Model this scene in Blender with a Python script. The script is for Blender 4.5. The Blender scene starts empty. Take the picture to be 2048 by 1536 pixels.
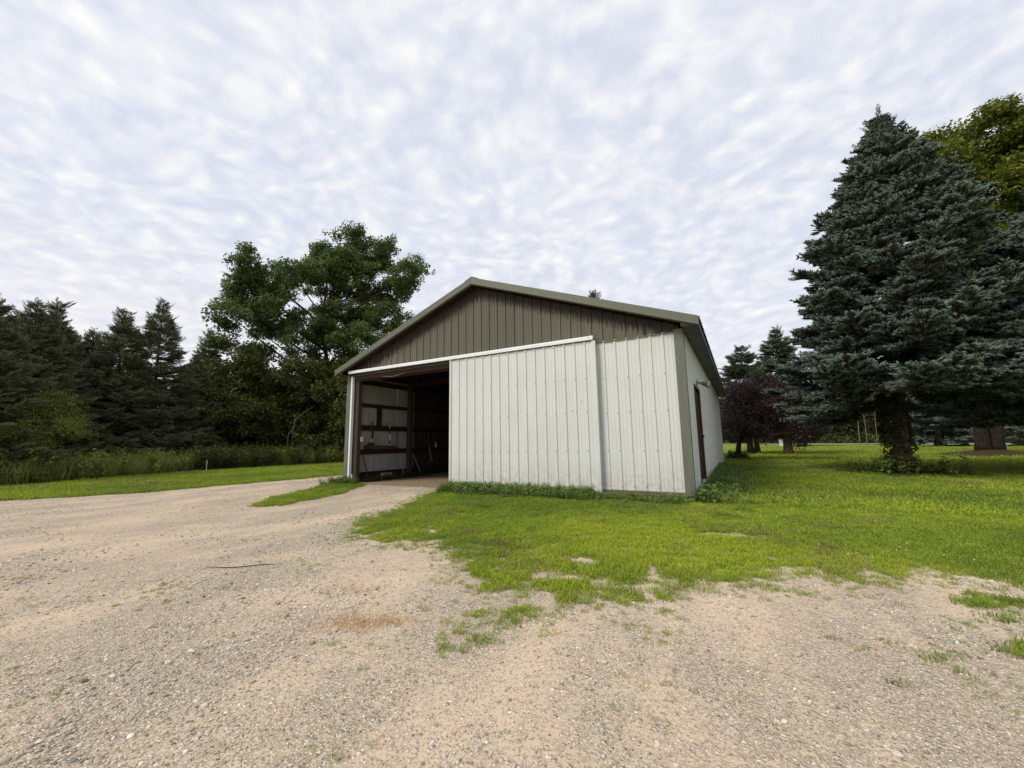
import bpy, bmesh, math, random
import numpy as np
from mathutils import Vector, Matrix, Euler
PI = math.pi
sc = bpy.context.scene
COL = sc.collection
rng = np.random.default_rng(7)
random.seed(7)

# ------------------------------------------------------------------ camera
CAM = np.array([9.9541, -7.9249, 1.072])
YAW, PITCH, ROLL, FPX = math.radians(29.2858), math.radians(8.2647), math.radians(0.8874), 806.626
Fv = np.array([-math.sin(YAW)*math.cos(PITCH), math.cos(YAW)*math.cos(PITCH), math.sin(PITCH)])
_rt = np.array([math.cos(YAW), math.sin(YAW), 0.0]); _up = np.cross(_rt, Fv)
Rv = math.cos(ROLL)*_rt - math.sin(ROLL)*_up
Uv = math.sin(ROLL)*_rt + math.cos(ROLL)*_up
cam_data = bpy.data.cameras.new('camera'); cam = bpy.data.objects.new('camera', cam_data); COL.objects.link(cam)
cam_data.sensor_width = 36; cam_data.lens = FPX/2048*36; cam_data.clip_start = 0.05; cam_data.clip_end = 3000
m = Matrix.Identity(4)
for i in range(3):
    m[i][0] = Rv[i]; m[i][1] = Uv[i]; m[i][2] = -Fv[i]; m[i][3] = CAM[i]
cam.matrix_world = m
sc.camera = cam

# ------------------------------------------------------------------ light
SUN_DIR = Vector((-0.36, -0.60, 0.71)).normalized()       # towards the sun
SUN_EL = math.asin(SUN_DIR.z); SUN_AZ = math.atan2(SUN_DIR.x, SUN_DIR.y)
EXPOSURE = 0.3
sd = bpy.data.lights.new('sun', 'SUN'); sun = bpy.data.objects.new('sun', sd); COL.objects.link(sun)
sd.energy = 2.1; sd.angle = math.radians(22); sd.color = (1.0, 0.94, 0.85)
sun.rotation_euler = SUN_DIR.to_track_quat('Z', 'Y').to_euler()
sc.view_settings.view_transform = 'Standard'; sc.view_settings.look = 'None'
sc.view_settings.exposure = EXPOSURE; sc.view_settings.gamma = 1; sc.view_settings.use_curve_mapping = False
sc.cycles.max_bounces = 6; sc.cycles.diffuse_bounces = 4; sc.cycles.transmission_bounces = 4; sc.cycles.transparent_max_bounces = 4

class NT:
    """small helper round a node tree"""
    def __init__(s, tree): s.t = tree; tree.nodes.clear()
    def n(s, typ, ins=None, **kw):
        nd = s.t.nodes.new(typ)
        for k, v in kw.items(): setattr(nd, k, v)
        for k, v in (ins or {}).items():
            sk = nd.inputs[k]
            if isinstance(v, tuple) and len(v) == 2 and hasattr(v[0], 'outputs'): s.t.links.new(v[0].outputs[v[1]], sk)
            elif hasattr(v, 'outputs'): s.t.links.new(v.outputs[0], sk)
            else: sk.default_value = v
        return nd
    def math(s, op, a, b=0.0, c=0.0, clamp=False):
        return s.n('ShaderNodeMath', {0: a, 1: b, 2: c}, operation=op, use_clamp=clamp)
    def vmath(s, op, a, b=(0, 0, 0)): return s.n('ShaderNodeVectorMath', {0: a, 1: b}, operation=op)
    def noise(s, vec, scale, detail=4, rough=.55, dist=0.0):
        return s.n('ShaderNodeTexNoise', {'Vector': vec, 'Scale': scale, 'Detail': detail, 'Roughness': rough, 'Distortion': dist})
    def voro(s, vec, scale, feature='F1', rand=1.0):
        return s.n('ShaderNodeTexVoronoi', {'Vector': vec, 'Scale': scale, 'Randomness': rand}, feature=feature)
    def ramp(s, fac, stops, interp='LINEAR'):
        r = s.n('ShaderNodeValToRGB', {0: fac}); r.color_ramp.interpolation = interp
        e = r.color_ramp.elements
        while len(e) < len(stops): e.new(.5)
        for i, (p, c) in enumerate(stops):
            e[i].position = p; e[i].color = (*c, 1) if isinstance(c, tuple) else (c, c, c, 1)
        return r
    def mix(s, fac, a, b, blend='MIX'):
        def cc(v): return (*v, 1) if isinstance(v, tuple) and len(v) == 3 and not hasattr(v[0], 'outputs') else v
        return s.n('ShaderNodeMixRGB', {0: fac, 1: cc(a), 2: cc(b)}, blend_type=blend)

# ------------------------------------------------------------------ sky
w = bpy.data.worlds.new('World'); sc.world = w; w.use_nodes = True
T = NT(w.node_tree)
geo = T.n('ShaderNodeNewGeometry')
d = T.vmath('SCALE', (geo, 'Incoming')); d.inputs['Scale'].default_value = -1
sx = T.n('ShaderNodeSeparateXYZ', {0: d})
el = T.math('MAXIMUM', (sx, 2), 0.0)
dz = T.math('ADD', el, 0.20)
px = T.math('DIVIDE', (sx, 0), dz); py = T.math('DIVIDE', (sx, 1), dz)
pv = T.n('ShaderNodeCombineXYZ', {0: px, 1: py, 2: 0.0})
mp = T.n('ShaderNodeMapping', {'Vector': pv, 'Rotation': (0, 0, -YAW + .10), 'Scale': (1.0, 1.0, 1)})
warp = T.noise(mp, 2.0, 3)
wv = T.vmath('SCALE', T.vmath('SUBTRACT', (warp, 1), (.5, .5, .5))); wv.inputs['Scale'].default_value = .28
pw = T.vmath('ADD', mp, wv)
big = T.noise(pw, 1.3, 3)
mid = T.noise(pw, 10.5, 3, .55, .1)
fine = T.noise(pw, 24.0, 3, .55)
cell = T.n('ShaderNodeTexVoronoi', {'Vector': pw, 'Scale': 16.0, 'Smoothness': .8}, feature='SMOOTH_F1')
a = T.math('MULTIPLY', (mid, 0), .42)
a = T.math('MULTIPLY_ADD', (fine, 0), .24, a)
a = T.math('MULTIPLY_ADD', (big, 0), .20, a)
a = T.math('SUBTRACT', a, T.math('MULTIPLY', (cell, 'Distance'), .25))
cl = T.ramp(a, [(.20, (.66, .70, .80)), (.31, (.755, .78, .855)), (.40, (.855, .86, .885)), (.52, (.98, .965, .945))])
# the band near the horizon is hazier and slightly warm low down
hz = T.ramp((sx, 2), [(0.0, 1.0), (.42, 0.0)])
hzc = T.ramp((sx, 2), [(0.0, (.70, .67, .68)), (.16, (.735, .74, .79)), (.42, (.74, .76, .83))])
col = T.mix(T.math('MULTIPLY', hz, .5), cl, hzc)
lf = T.vmath('DOT_PRODUCT', d, (-.97, .20, 0.0)); wf = T.math('MULTIPLY', T.ramp((lf, 'Value'), [(.35, 0.0), (.95, 1.0)]), T.ramp((sx, 2), [(0.0, .8), (.40, 0.0)]))
col = T.mix(T.math('MULTIPLY', wf, .55), col, (.93, .84, .79))
nish = T.n('ShaderNodeTexSky', sky_type='NISHITA', sun_disc=False, sun_elevation=SUN_EL, sun_rotation=SUN_AZ, air_density=1.0, dust_density=1.5)
b1 = T.n('ShaderNodeBackground', {0: nish, 1: 0.10})
b2 = T.n('ShaderNodeBackground', {0: col, 1: 0.90})
mx = T.n('ShaderNodeMixShader', {0: .93, 1: b1, 2: b2})
T.n('ShaderNodeOutputWorld', {0: mx})

# ------------------------------------------------------------------ helpers
def tag(o, label=None, cat=None, group=None, kind=None):
    if label: o['label'] = label
    if cat: o['category'] = cat
    if group: o['group'] = group
    if kind: o['kind'] = kind
    return o
def empty(name, loc=(0, 0, 0), rz=0.0):
    o = bpy.data.objects.new(name, None); COL.objects.link(o); o.location = loc; o.rotation_euler = (0, 0, rz); return o
class MB:
    def __init__(s): s.v = []; s.f = []; s.attr = []
    def quad(s, a, b, c, d):
        k = len(s.v); s.v += [a, b, c, d]; s.f.append((k, k+1, k+2, k+3))
    def box(s, c, size, rot=None):
        k = len(s.v); hx, hy, hz = size[0]/2, size[1]/2, size[2]/2
        P = [Vector((x, y, z)) for x in (-hx, hx) for y in (-hy, hy) for z in (-hz, hz)]
        if rot is not None: P = [rot @ p for p in P]
        s.v += [tuple(p + Vector(c)) for p in P]
        s.f += [tuple(k+i for i in q) for q in ((0, 1, 3, 2), (4, 6, 7, 5), (0, 4, 5, 1), (2, 3, 7, 6), (0, 2, 6, 4), (1, 5, 7, 3))]
    def box2(s, lo, hi): s.box([(a+b)/2 for a, b in zip(lo, hi)], [abs(b-a) for a, b in zip(lo, hi)])
    def bar(s, p, q, wy, wz, up=(0, 0, 1)):
        p, q = Vector(p), Vector(q); x = (q-p).normalized(); u = Vector(up); y = u.cross(x).normalized(); z = x.cross(y)
        s.box(tuple((p+q)/2), ((q-p).length, wy, wz), Matrix((x, y, z)).transposed())
    def tube(s, pts, rad, n=8, cap=True):
        pts = [Vector(p) for p in pts]; k0 = len(s.v)
        rad = rad if hasattr(rad, '__len__') else [rad]*len(pts)
        ref = Vector((0.3, 0.2, 1)) if abs((pts[-1]-pts[0]).normalized().z) < .9 else Vector((1, .1, 0))
        for i, p in enumerate(pts):
            t = (pts[min(i+1, len(pts)-1)] - pts[max(i-1, 0)]).normalized()
            a = t.cross(ref).normalized(); b = t.cross(a)
            for j in range(n):
                an = 2*PI*j/n; s.v.append(tuple(p + (a*math.cos(an)+b*math.sin(an))*rad[i]))
        for i in range(len(pts)-1):
            for j in range(n):
                s.f.append((k0+i*n+j, k0+i*n+(j+1) % n, k0+(i+1)*n+(j+1) % n, k0+(i+1)*n+j))
        if cap:
            s.f.append(tuple(k0+j for j in range(n))[::-1]); s.f.append(tuple(k0+(len(pts)-1)*n+j for j in range(n)))
    def build(s, name, mat, parent=None, smooth=False, bevel=0):
        me = bpy.data.meshes.new(name); me.from_pydata([tuple(v) for v in s.v], [], s.f); me.update()
        if smooth: me.polygons.foreach_set('use_smooth', [True]*len(me.polygons))
        me.materials.append(mat)
        bm = bmesh.new(); bm.from_mesh(me); bmesh.ops.recalc_face_normals(bm, faces=bm.faces)
        if bevel: bmesh.ops.bevel(bm, geom=bm.edges[:], offset=bevel, segments=1, affect='EDGES')
        bm.to_mesh(me); bm.free()
        o = bpy.data.objects.new(name, me); COL.objects.link(o)
        if parent is not None: o.parent = parent
        return o

def pix(u, v, dist):
    """world point that lies at horizontal distance dist, used to lay out the plan of the trees"""
    r = Fv + Rv*(u-1024)/FPX - Uv*(v-768)/FPX
    return CAM + r*dist/math.hypot(r[0], r[1])

def vnoise(x, y, seed=0):
    x = np.asarray(x, float); y = np.asarray(y, float)
    xi = np.floor(x).astype(np.int64); yi = np.floor(y).astype(np.int64); fx = x-xi; fy = y-yi
    fx = fx*fx*(3-2*fx); fy = fy*fy*(3-2*fy)
    def h(a, b):
        n = (a*374761393 + b*668265263 + seed*1442695041) & 0x7fffffff
        n = (n ^ (n >> 13))*1274126177 & 0x7fffffff
        return ((n ^ (n >> 16)) & 0xffff)/65535.0
    return (h(xi, yi)*(1-fx)+h(xi+1, yi)*fx)*(1-fy)+(h(xi, yi+1)*(1-fx)+h(xi+1, yi+1)*fx)*fy
def fbm(x, y, seed=0, o=4):
    r = 0; a = .5
    for i in range(o): r = r+a*vnoise(x*2**i, y*2**i, seed+i*17); a *= .5
    return r/(1-.5**o)
def inpoly(x, y, P):
    x = np.asarray(x); y = np.asarray(y); ins = np.zeros(x.shape, bool); n = len(P)
    for i in range(n):
        x1, y1 = P[i]; x2, y2 = P[(i+1) % n]
        if y1 == y2: continue
        c = ((y1 > y) != (y2 > y)) & (x < (x2-x1)*(y-y1)/(y2-y1)+x1); ins ^= c
    return ins

# ---- scatter: one object whose own mesh holds the variants and the points they stand on
_scatter_tree = None
def scatter_tree():
    global _scatter_tree
    if _scatter_tree: return _scatter_tree
    g = bpy.data.node_groups.new('scatter', 'GeometryNodeTree'); _scatter_tree = g
    g.interface.new_socket('Geometry', in_out='INPUT', socket_type='NodeSocketGeometry')
    g.interface.new_socket('Geometry', in_out='OUTPUT', socket_type='NodeSocketGeometry')
    N = g.nodes.new; L = g.links.new
    gi = N('NodeGroupInput'); go = N('NodeGroupOutput')
    def at(nm, t):
        a = N('GeometryNodeInputNamedAttribute'); a.data_type = t; a.inputs[0].default_value = nm; return a
    ap = at('ispt', 'FLOAT'); sep = N('GeometryNodeSeparateGeometry'); sep.domain = 'POINT'
    L(gi.outputs[0], sep.inputs[0]); L(ap.outputs[0], sep.inputs[1])
    sp = N('GeometryNodeSplitToInstances'); sp.domain = 'FACE'
    av = at('vid', 'INT'); L(sep.outputs[1], sp.inputs[0])
    L(av.outputs[0], sp.inputs['Group ID'])
    ins = N('GeometryNodeInstanceOnPoints'); L(sep.outputs[0], ins.inputs['Points']); L(sp.outputs[0], ins.inputs['Instance'])
    ins.inputs['Pick Instance'].default_value = True
    ai = at('idx', 'INT'); L(ai.outputs[0], ins.inputs['Instance Index'])
    ar = at('rot', 'FLOAT_VECTOR'); e2r = N('FunctionNodeEulerToRotation'); L(ar.outputs[0], e2r.inputs[0]); L(e2r.outputs[0], ins.inputs['Rotation'])
    asl = at('scl', 'FLOAT_VECTOR'); L(asl.outputs[0], ins.inputs['Scale'])
    L(ins.outputs[0], go.inputs[0]); return g

def scatter(name, variants, mat, P, rot, scl, tint=None, parent=None, loc=(0, 0, 0), idx=None):
    """variants: list of (verts Nx3, faces list, tip N)"""
    P = np.asarray(P, float) - np.array(loc)[None]; n = len(P)
    if idx is None: idx = rng.integers(0, len(variants), n)
    scl = np.asarray(scl, float)
    if scl.ndim == 1: scl = np.repeat(scl[:, None], 3, 1)
    V = []; F = []; tip = []; vid = []; off = 0
    for k, (v, f, t) in enumerate(variants):
        V.append(np.asarray(v, float)); tip.append(np.asarray(t, float)); F += [tuple(i+off for i in q) for q in f]; vid += [k]*len(f); off += len(v)
    nv = off; V.append(P); V = np.concatenate(V)
    me = bpy.data.meshes.new(name); me.from_pydata(V, [], F)
    def add(nm, typ, dom, data):
        a = me.attributes.new(nm, typ, dom); a.data.foreach_set('vector' if typ == 'FLOAT_VECTOR' else 'value', np.ascontiguousarray(data).ravel())
    add('ispt', 'FLOAT', 'POINT', np.r_[np.zeros(nv), np.ones(n)].astype(np.float32))
    add('tip', 'FLOAT', 'POINT', np.r_[np.concatenate(tip), np.zeros(n)].astype(np.float32))
    add('idx', 'INT', 'POINT', np.r_[np.zeros(nv), idx].astype(np.int32))
    add('tint', 'FLOAT', 'POINT', np.r_[np.zeros(nv), tint if tint is not None else rng.random(n)].astype(np.float32))
    add('rot', 'FLOAT_VECTOR', 'POINT', np.r_[np.zeros((nv, 3)), rot].astype(np.float32))
    add('scl', 'FLOAT_VECTOR', 'POINT', np.r_[np.ones((nv, 3)), scl].astype(np.float32))
    add('vid', 'INT', 'FACE', np.array(vid, np.int32))
    me.materials.append(mat)
    o = bpy.data.objects.new(name, me); COL.objects.link(o)
    md = o.modifiers.new('scatter', 'NODES'); md.node_group = scatter_tree()
    if parent is not None: o.parent = parent
    else: o.location = loc
    return o

def eul_from_axes(X, Z):
    """euler XYZ arrays for frames whose x axis is X and whose z axis is close to Z"""
    X = X/np.linalg.norm(X, axis=1, keepdims=True)
    Y = np.cross(Z, X); Y /= np.linalg.norm(Y, axis=1, keepdims=True)+1e-9; Z = np.cross(X, Y)
    b = np.arcsin(np.clip(-X[:, 2], -1, 1)); a = np.arctan2(Y[:, 2], Z[:, 2]); c = np.arctan2(X[:, 1], X[:, 0])
    return np.stack([a, b, c], 1)

# ------------------------------------------------------------------ materials
def mat(name):
    m = bpy.data.materials.new(name); m.use_nodes = True; return m, NT(m.node_tree)
def finish(T, color, rough=.8, bump=None, spec=.3, metal=0.0, bstr=.3, bdist=.01, trans=0.0):
    ins = {'Base Color': color, 'Roughness': rough, 'Metallic': metal, 'Specular IOR Level': spec}
    if isinstance(color, tuple) and len(color) == 3: ins['Base Color'] = (*color, 1)
    if bump is not None: ins['Normal'] = T.n('ShaderNodeBump', {'Height': bump, 'Strength': bstr, 'Distance': bdist})
    p = T.n('ShaderNodeBsdfPrincipled', ins)
    sh = p
    if trans:
        tr = T.n('ShaderNodeBsdfTranslucent', {0: ins['Base Color']})
        sh = T.n('ShaderNodeMixShader', {0: trans, 1: p, 2: tr})
    T.n('ShaderNodeOutputMaterial', {0: sh})
def objpos(T): return (T.n('ShaderNodeNewGeometry'), 'Position')

def metal_paint(name, base, dirt, dirt_amt=.35, streak=True, rough=.45, spec=.35):
    m, T = mat(name); P = objpos(T)
    st = T.n('ShaderNodeMapping', {'Vector': P, 'Scale': (14, 14, 1.2)})
    n1 = T.noise(st, 1.0, 5, .6); n2 = T.noise(P, 1.1, 4, .6); n3 = T.noise(P, 60, 3, .6)
    f = T.math('MULTIPLY', T.ramp((n1, 0), [(.42, 0.0), (.72, 1.0)]), dirt_amt)
    c = T.mix(f, base, dirt)
    c = T.mix(T.math('MULTIPLY', T.ramp((n2, 0), [(.4, 0.0), (.7, 1.0)]), .18), c, dirt)
    c = T.mix(T.math('MULTIPLY', T.ramp((n3, 0), [(.62, 0.0), (.75, 1.0)]), .25), c, dirt)
    oi = T.n('ShaderNodeObjectInfo')
    v = T.math('MULTIPLY_ADD', (oi, 'Random'), .10, .95)
    c = T.mix(1.0, c, T.n('ShaderNodeCombineXYZ', {0: v, 1: v, 2: v}), 'MULTIPLY')
    finish(T, c, T.math('MULTIPLY_ADD', (n2, 0), .2, rough-.1), (n3, 0), spec, bstr=.06)
    return m
M = {}
# white siding: soil splash near the base, faint chalky vertical wear
m_, T = mat('white_siding'); P = objpos(T); sz = T.n('ShaderNodeSeparateXYZ', {0: P})
st = T.n('ShaderNodeMapping', {'Vector': P, 'Scale': (16, 16, .7)})
n1 = T.noise(st, 1, 5, .6); n2 = T.noise(P, 1.3, 5, .65); n3 = T.noise(P, 90, 2, .6); n4 = T.noise(P, 9, 6, .75)
c = T.mix(T.math('MULTIPLY', T.ramp((n1, 0), [(.4, 0.0), (.75, 1.0)]), .32), (.66, .67, .64), (.47, .50, .45))
c = T.mix(T.math('MULTIPLY', T.ramp((n2, 0), [(.42, 0.0), (.7, 1.0)]), .30), c, (.52, .52, .48))
sp = T.math('MULTIPLY', T.ramp((sz, 2), [(.10, 1.0), (.75, 0.0)]), T.ramp((n4, 0), [(.40, 0.0), (.62, 1.0)]))
c = T.mix(T.math('MULTIPLY', sp, .75), c, (.40, .36, .29))
c = T.mix(T.math('MULTIPLY', T.ramp((n4, 0), [(.66, 0.0), (.72, 1.0)]), .5), c, (.72, .73, .70))
c = T.mix((T.n('ShaderNodeNewGeometry'), 'Backfacing'), c, T.mix(T.math('GREATER_THAN', (T.n('ShaderNodeSeparateXYZ', {0: P}), 1), 2.77), T.mix((n1, 0), (.50, .52, .48), (.20, .165, .13)), (.045, .036, .03)))  # inner faces past the first bay: deep interior shade painted in as near-black
finish(T, c, .5, (n3, 0), .35, bstr=.05); M['white'] = m_
M['trim'] = metal_paint('sage_trim', (.150, .158, .118), (.085, .078, .058), .35)
M['fascia'] = metal_paint('sage_fascia', (.135, .142, .102), (.095, .085, .06), .3, rough=.4)
# gable siding: grey green, dirt drips below the soffit (attribute: metres below the top edge)
m_, T = mat('sage_siding'); P = objpos(T)
st = T.n('ShaderNodeMapping', {'Vector': P, 'Scale': (38, 1, .5)}); n1 = T.noise(st, 1, 3, .6)
st2 = T.n('ShaderNodeMapping', {'Vector': P, 'Scale': (12, 1, .35)}); n2 = T.noise(st2, 1, 4, .6)
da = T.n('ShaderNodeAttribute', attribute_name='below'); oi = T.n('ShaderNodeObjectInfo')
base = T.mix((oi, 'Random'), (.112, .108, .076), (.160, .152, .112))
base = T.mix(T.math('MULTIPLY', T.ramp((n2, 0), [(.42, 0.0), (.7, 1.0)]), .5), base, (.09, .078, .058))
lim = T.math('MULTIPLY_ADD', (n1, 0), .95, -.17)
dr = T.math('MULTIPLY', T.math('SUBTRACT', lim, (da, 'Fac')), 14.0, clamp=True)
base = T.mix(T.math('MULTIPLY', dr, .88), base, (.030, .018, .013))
finish(T, base, .55, None, .25); M['sage'] = m_
M['whitetrim'] = metal_paint('white_trim', (.80, .80, .78), (.5, .48, .44), .2)
M['galv'] = metal_paint('track_metal', (.86, .86, .88), (.55, .54, .52), .15, rough=.3, spec=.6)
M['brownmetal'] = metal_paint('brown_metal', (.035, .016, .011), (.02, .012, .01), .3, rough=.4)
M['doorbrown'] = metal_paint('door_brown', (.060, .020, .013), (.03, .014, .01), .4)
M['roof'] = metal_paint('roof_metal', (.10, .10, .075), (.05, .045, .035), .4)
def woodmat(name, a, b, sc_=(1, 1, 1)):
    m, T = mat(name); P = objpos(T)
    g = T.noise(T.n('ShaderNodeMapping', {'Vector': P, 'Scale': sc_}), 12, 6, .65, .4); n = T.noise(P, 2.2, 3)
    c = T.mix((g, 0), a, b); c = T.mix(T.math('MULTIPLY', (n, 0), .5), c, tuple(x*.55 for x in a))
    finish(T, c, .85, (g, 0), .2, bstr=.3); return m
M['post'] = woodmat('post_wood', (.048, .034, .024), (.092, .068, .050), (3, 3, .3))
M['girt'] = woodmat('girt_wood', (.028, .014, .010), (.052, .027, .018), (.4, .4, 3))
M['skirt'] = woodmat('skirt_wood', (.125, .10, .075), (.20, .165, .125), (.35, 1, 4))
M['rust'] = woodmat('rust_metal', (.12, .040, .024), (.07, .03, .02))
M['darkmetal'] = metal_paint('dark_metal', (.03, .025, .022), (.06, .03, .02), .4)
M['screw'] = metal_paint('screw_metal', (.11, .12, .12), (.07, .06, .05), .2)
M['plaster'] = metal_paint('pale_plastic', (.62, .64, .52), (.4, .4, .33), .2)
M['concrete'] = woodmat('concrete', (.34, .31, .26), (.24, .21, .17))
M['lampglass'] = metal_paint('lamp_glass', (.55, .57, .52), (.4, .4, .38), .1, rough=.15, spec=.6)
M['lamphouse'] = metal_paint('lamp_house', (.30, .30, .27), (.2, .18, .15), .3)
M['greyhandle'] = woodmat('grey_handle', (.30, .27, .25), (.19, .17, .155), (1, 1, .2))

def bark(name, a, b, sc_=5):
    m, T = mat(name); P = objpos(T)
    v = T.voro(T.n('ShaderNodeMapping', {'Vector': P, 'Scale': (1, 1, .45)}), sc_*2.2); n = T.noise(P, sc_*3, 6, .7)
    h = T.math('MULTIPLY_ADD', (n, 0), .6, T.math('MULTIPLY', (v, 'Distance'), .9))
    c = T.mix(T.ramp(h, [(.3, 0.0), (.85, 1.0)]), a, b); finish(T, c, .95, h, .1, bstr=.9, bdist=.05); return m
M['bark_spruce'] = bark('bark_spruce', (.045, .026, .017), (.16, .105, .075), 6)
M['bark_maple'] = bark('bark_maple', (.012, .009, .007), (.034, .025, .018), 4)
M['bark_dark'] = bark('bark_dark', (.015, .010, .008), (.045, .032, .025), 6)
M['bark_grey'] = bark('bark_grey', (.10, .09, .075), (.17, .155, .13), 6)
M['bark_birch'] = bark('bark_birch', (.09, .085, .07), (.22, .21, .18), 5)

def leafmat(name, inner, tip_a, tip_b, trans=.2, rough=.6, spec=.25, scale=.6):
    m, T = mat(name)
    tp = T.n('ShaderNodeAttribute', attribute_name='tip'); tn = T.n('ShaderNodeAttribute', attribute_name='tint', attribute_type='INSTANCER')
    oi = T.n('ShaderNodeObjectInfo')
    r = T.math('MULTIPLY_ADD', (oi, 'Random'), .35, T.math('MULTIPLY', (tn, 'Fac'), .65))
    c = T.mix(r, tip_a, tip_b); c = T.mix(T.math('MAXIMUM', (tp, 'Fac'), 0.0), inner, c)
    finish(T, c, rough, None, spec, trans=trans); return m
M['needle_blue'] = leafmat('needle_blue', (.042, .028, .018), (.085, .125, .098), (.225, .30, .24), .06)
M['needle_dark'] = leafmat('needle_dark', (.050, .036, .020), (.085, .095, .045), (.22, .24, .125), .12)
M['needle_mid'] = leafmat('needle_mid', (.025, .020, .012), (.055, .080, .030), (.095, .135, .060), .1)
M['leaf_green'] = leafmat('leaf_green', (.05, .09, .03), (.065, .105, .028), (.22, .285, .09), .32)
M['leaf_olive'] = leafmat('leaf_olive', (.03, .03, .01), (.075, .100, .015), (.26, .30, .036), .30)
M['leaf_wood'] = leafmat('leaf_wood', (.02, .02, .01), (.034, .038, .014), (.085, .092, .028), .18)
M['leaf_under'] = leafmat('leaf_under', (.02, .03, .01), (.055, .070, .016), (.15, .175, .036), .25)
M['leaf_purple'] = leafmat('leaf_purple', (.02, .008, .010), (.020, .008, .010), (.065, .028, .030), .1, .45, .4)
M['leaf_sapling'] = leafmat('leaf_sapling', (.04, .05, .01), (.12, .15, .03), (.25, .28, .05), .3)
M['grass'] = leafmat('grass', (.15, .17, .04), (.135, .24, .030), (.52, .62, .045), .30, .6, .15)
M['drygrass'] = leafmat('drygrass', (.16, .12, .05), (.20, .16, .06), (.36, .31, .13), .2)
M['weed'] = leafmat('weed', (.07, .07, .02), (.17, .24, .045), (.46, .47, .13), .38)
M['weed_dark'] = leafmat('weed_dark', (.03, .025, .01), (.055, .065, .018), (.14, .15, .040), .25)
M['weed_base'] = leafmat('weed_base', (.06, .07, .02), (.10, .16, .035), (.24, .34, .08), .28)
M['deadneedle'] = leafmat('deadneedle', (.50, .32, .16), (.60, .40, .20), (.72, .54, .33), .1)
M['straw'] = leafmat('straw', (.35, .27, .16), (.40, .32, .20), (.52, .44, .30), .1)
M['clover'] = leafmat('clover', (.6, .6, .5), (.6, .62, .5), (.75, .75, .68), .1)

# ------------------------------------------------------------------ masks of the ground
GRAVEL = [(-4.6, -18), (-4.4, -9), (-3.88, -5.58), (-3.3, -4.4), (-2.75, -3.45), (-2.74, -1.13), (-2.7, 2.13), (-2.6, 8), (-2.6, 19), (-.5, 19), (-.45, 3), (-.62, .47),
          (-.1, -.57), (.92, -1.96), (1.56, -3.02), (2.22, -3.82), (2.57, -3.42), (2.41, -2.5), (2.0, -1.47), (.9, -.15), (.25, .03), (.05, .3), (.05, 3), (3.9, 3), (3.77, .3),
          (3.77, -.07), (4.43, -1.65), (4.8, -2.69), (5.07, -3.57), (5.31, -4.2), (5.95, -4.6), (6.42, -4.56), (6.9, -4.45), (7.37, -4.61), (7.78, -4.97), (8.12, -5.12),
          (8.2, -5.47), (8.55, -5.68), (8.82, -5.62), (8.87, -5.30), (9.06, -5.24), (9.36, -4.86), (9.42, -4.45), (9.75, -4.32), (10.01, -4.37), (10.10, -3.74), (10.42, -3.66),
          (10.36, -3.97), (10.57, -3.91), (10.87, -3.85), (11.05, -3.48), (11.02, -3.24), (11.22, -3.08), (11.39, -3.44), (11.63, -3.53), (12.4, -3.9), (13.6, -4.8), (14.6, -7), (15, -10), (15, -18)]
PATCHES = [([(7.5, -4.6), (8.1, -5.1), (8.32, -5.42), (8.75, -5.5), (8.88, -5.15), (9.5, -4.7), (9.5, -4.1)], .9),
           ([(11.12, -4.01), (11.36, -3.79), (12.0, -4.0), (12.2, -4.7), (11.24, -4.47), (11.13, -4.42), (11.04, -4.27)], .85),
           ([(10.95, -4.82), (11.3, -4.5), (12.3, -4.8), (11.9, -5.6), (11.05, -5.3), (10.90, -5.0)], .8),
           ([(8.25, -6.05), (8.37, -5.89), (8.73, -5.93), (8.79, -6.07), (8.46, -6.13)], .42),
           ([(10.31, -5.11), (10.67, -4.97), (10.73, -5.24), (10.59, -5.41), (10.41, -5.36)], .45),
           ([(5.0, -4.15), (5.6, -4.4), (6.4, -4.9), (6.1, -5.1), (5.2, -4.6)], .10)]
BARE = [(7.05, -2.05, .22, .10), (6.2, -2.1, .16, .08), (9.72, -1.55, .25, .35), (9.9, -.9, .18, .3), (8.6, -4.3, .22, .12), (9.7, -2.6, .35, .12)]
def gravel_mask(x, y, warp=.22):
    nx = (fbm(x*2.3, y*2.3, 3)-.5)*2*warp; ny = (fbm(x*2.3, y*2.3, 41)-.5)*2*warp
    nx = nx+(fbm(x*.9, y*.9, 8)-.5)*warp*1.6; return inpoly(x+nx, y+ny, GRAVEL)
def grass_density(x, y):
    """0..1, how dense the turf is"""
    dens = np.zeros(np.shape(x)); k = 0
    for s in range(6):                                    # soft edge: jittered lookups of the outline
        a = rng.random(np.shape(x))*2*PI; r = rng.random(np.shape(x))*.42
        dens += ~gravel_mask(x+r*np.cos(a), y+r*np.sin(a)); k += 1
    dens = dens/k
    p = fbm(x*5.2, y*5.2, 77, 5)
    near = np.clip((y+5.8)/1.5, 0, 1)
    dens *= np.where((y < -1) & (x > 4) & (x < 14), np.clip(.52+(p-.44)*4.4+near*.16+np.clip(y+4.7, 0, 3)*.34, 0.08, 1), 1)
    for P, dd in PATCHES:
        ins = inpoly(x+(fbm(x*4, y*4, 5)-.5)*.4, y+(fbm(x*4, y*4, 9)-.5)*.4, P); dens = np.where(ins, np.maximum(dens, dd*np.clip(.3+(p-.4)*5, 0, 1)), dens)
    for bx, by, rx, ry in BARE:
        q = ((x-bx)/rx)**2+((y-by)/ry)**2; dens = dens*np.clip((q-.3)*.7+(p-.45), .12, 1)
    barn = (x > -.02) & (x < 9.16) & (y > .0) & (y < 13.8)
    return np.where(barn, 0, dens)

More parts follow.
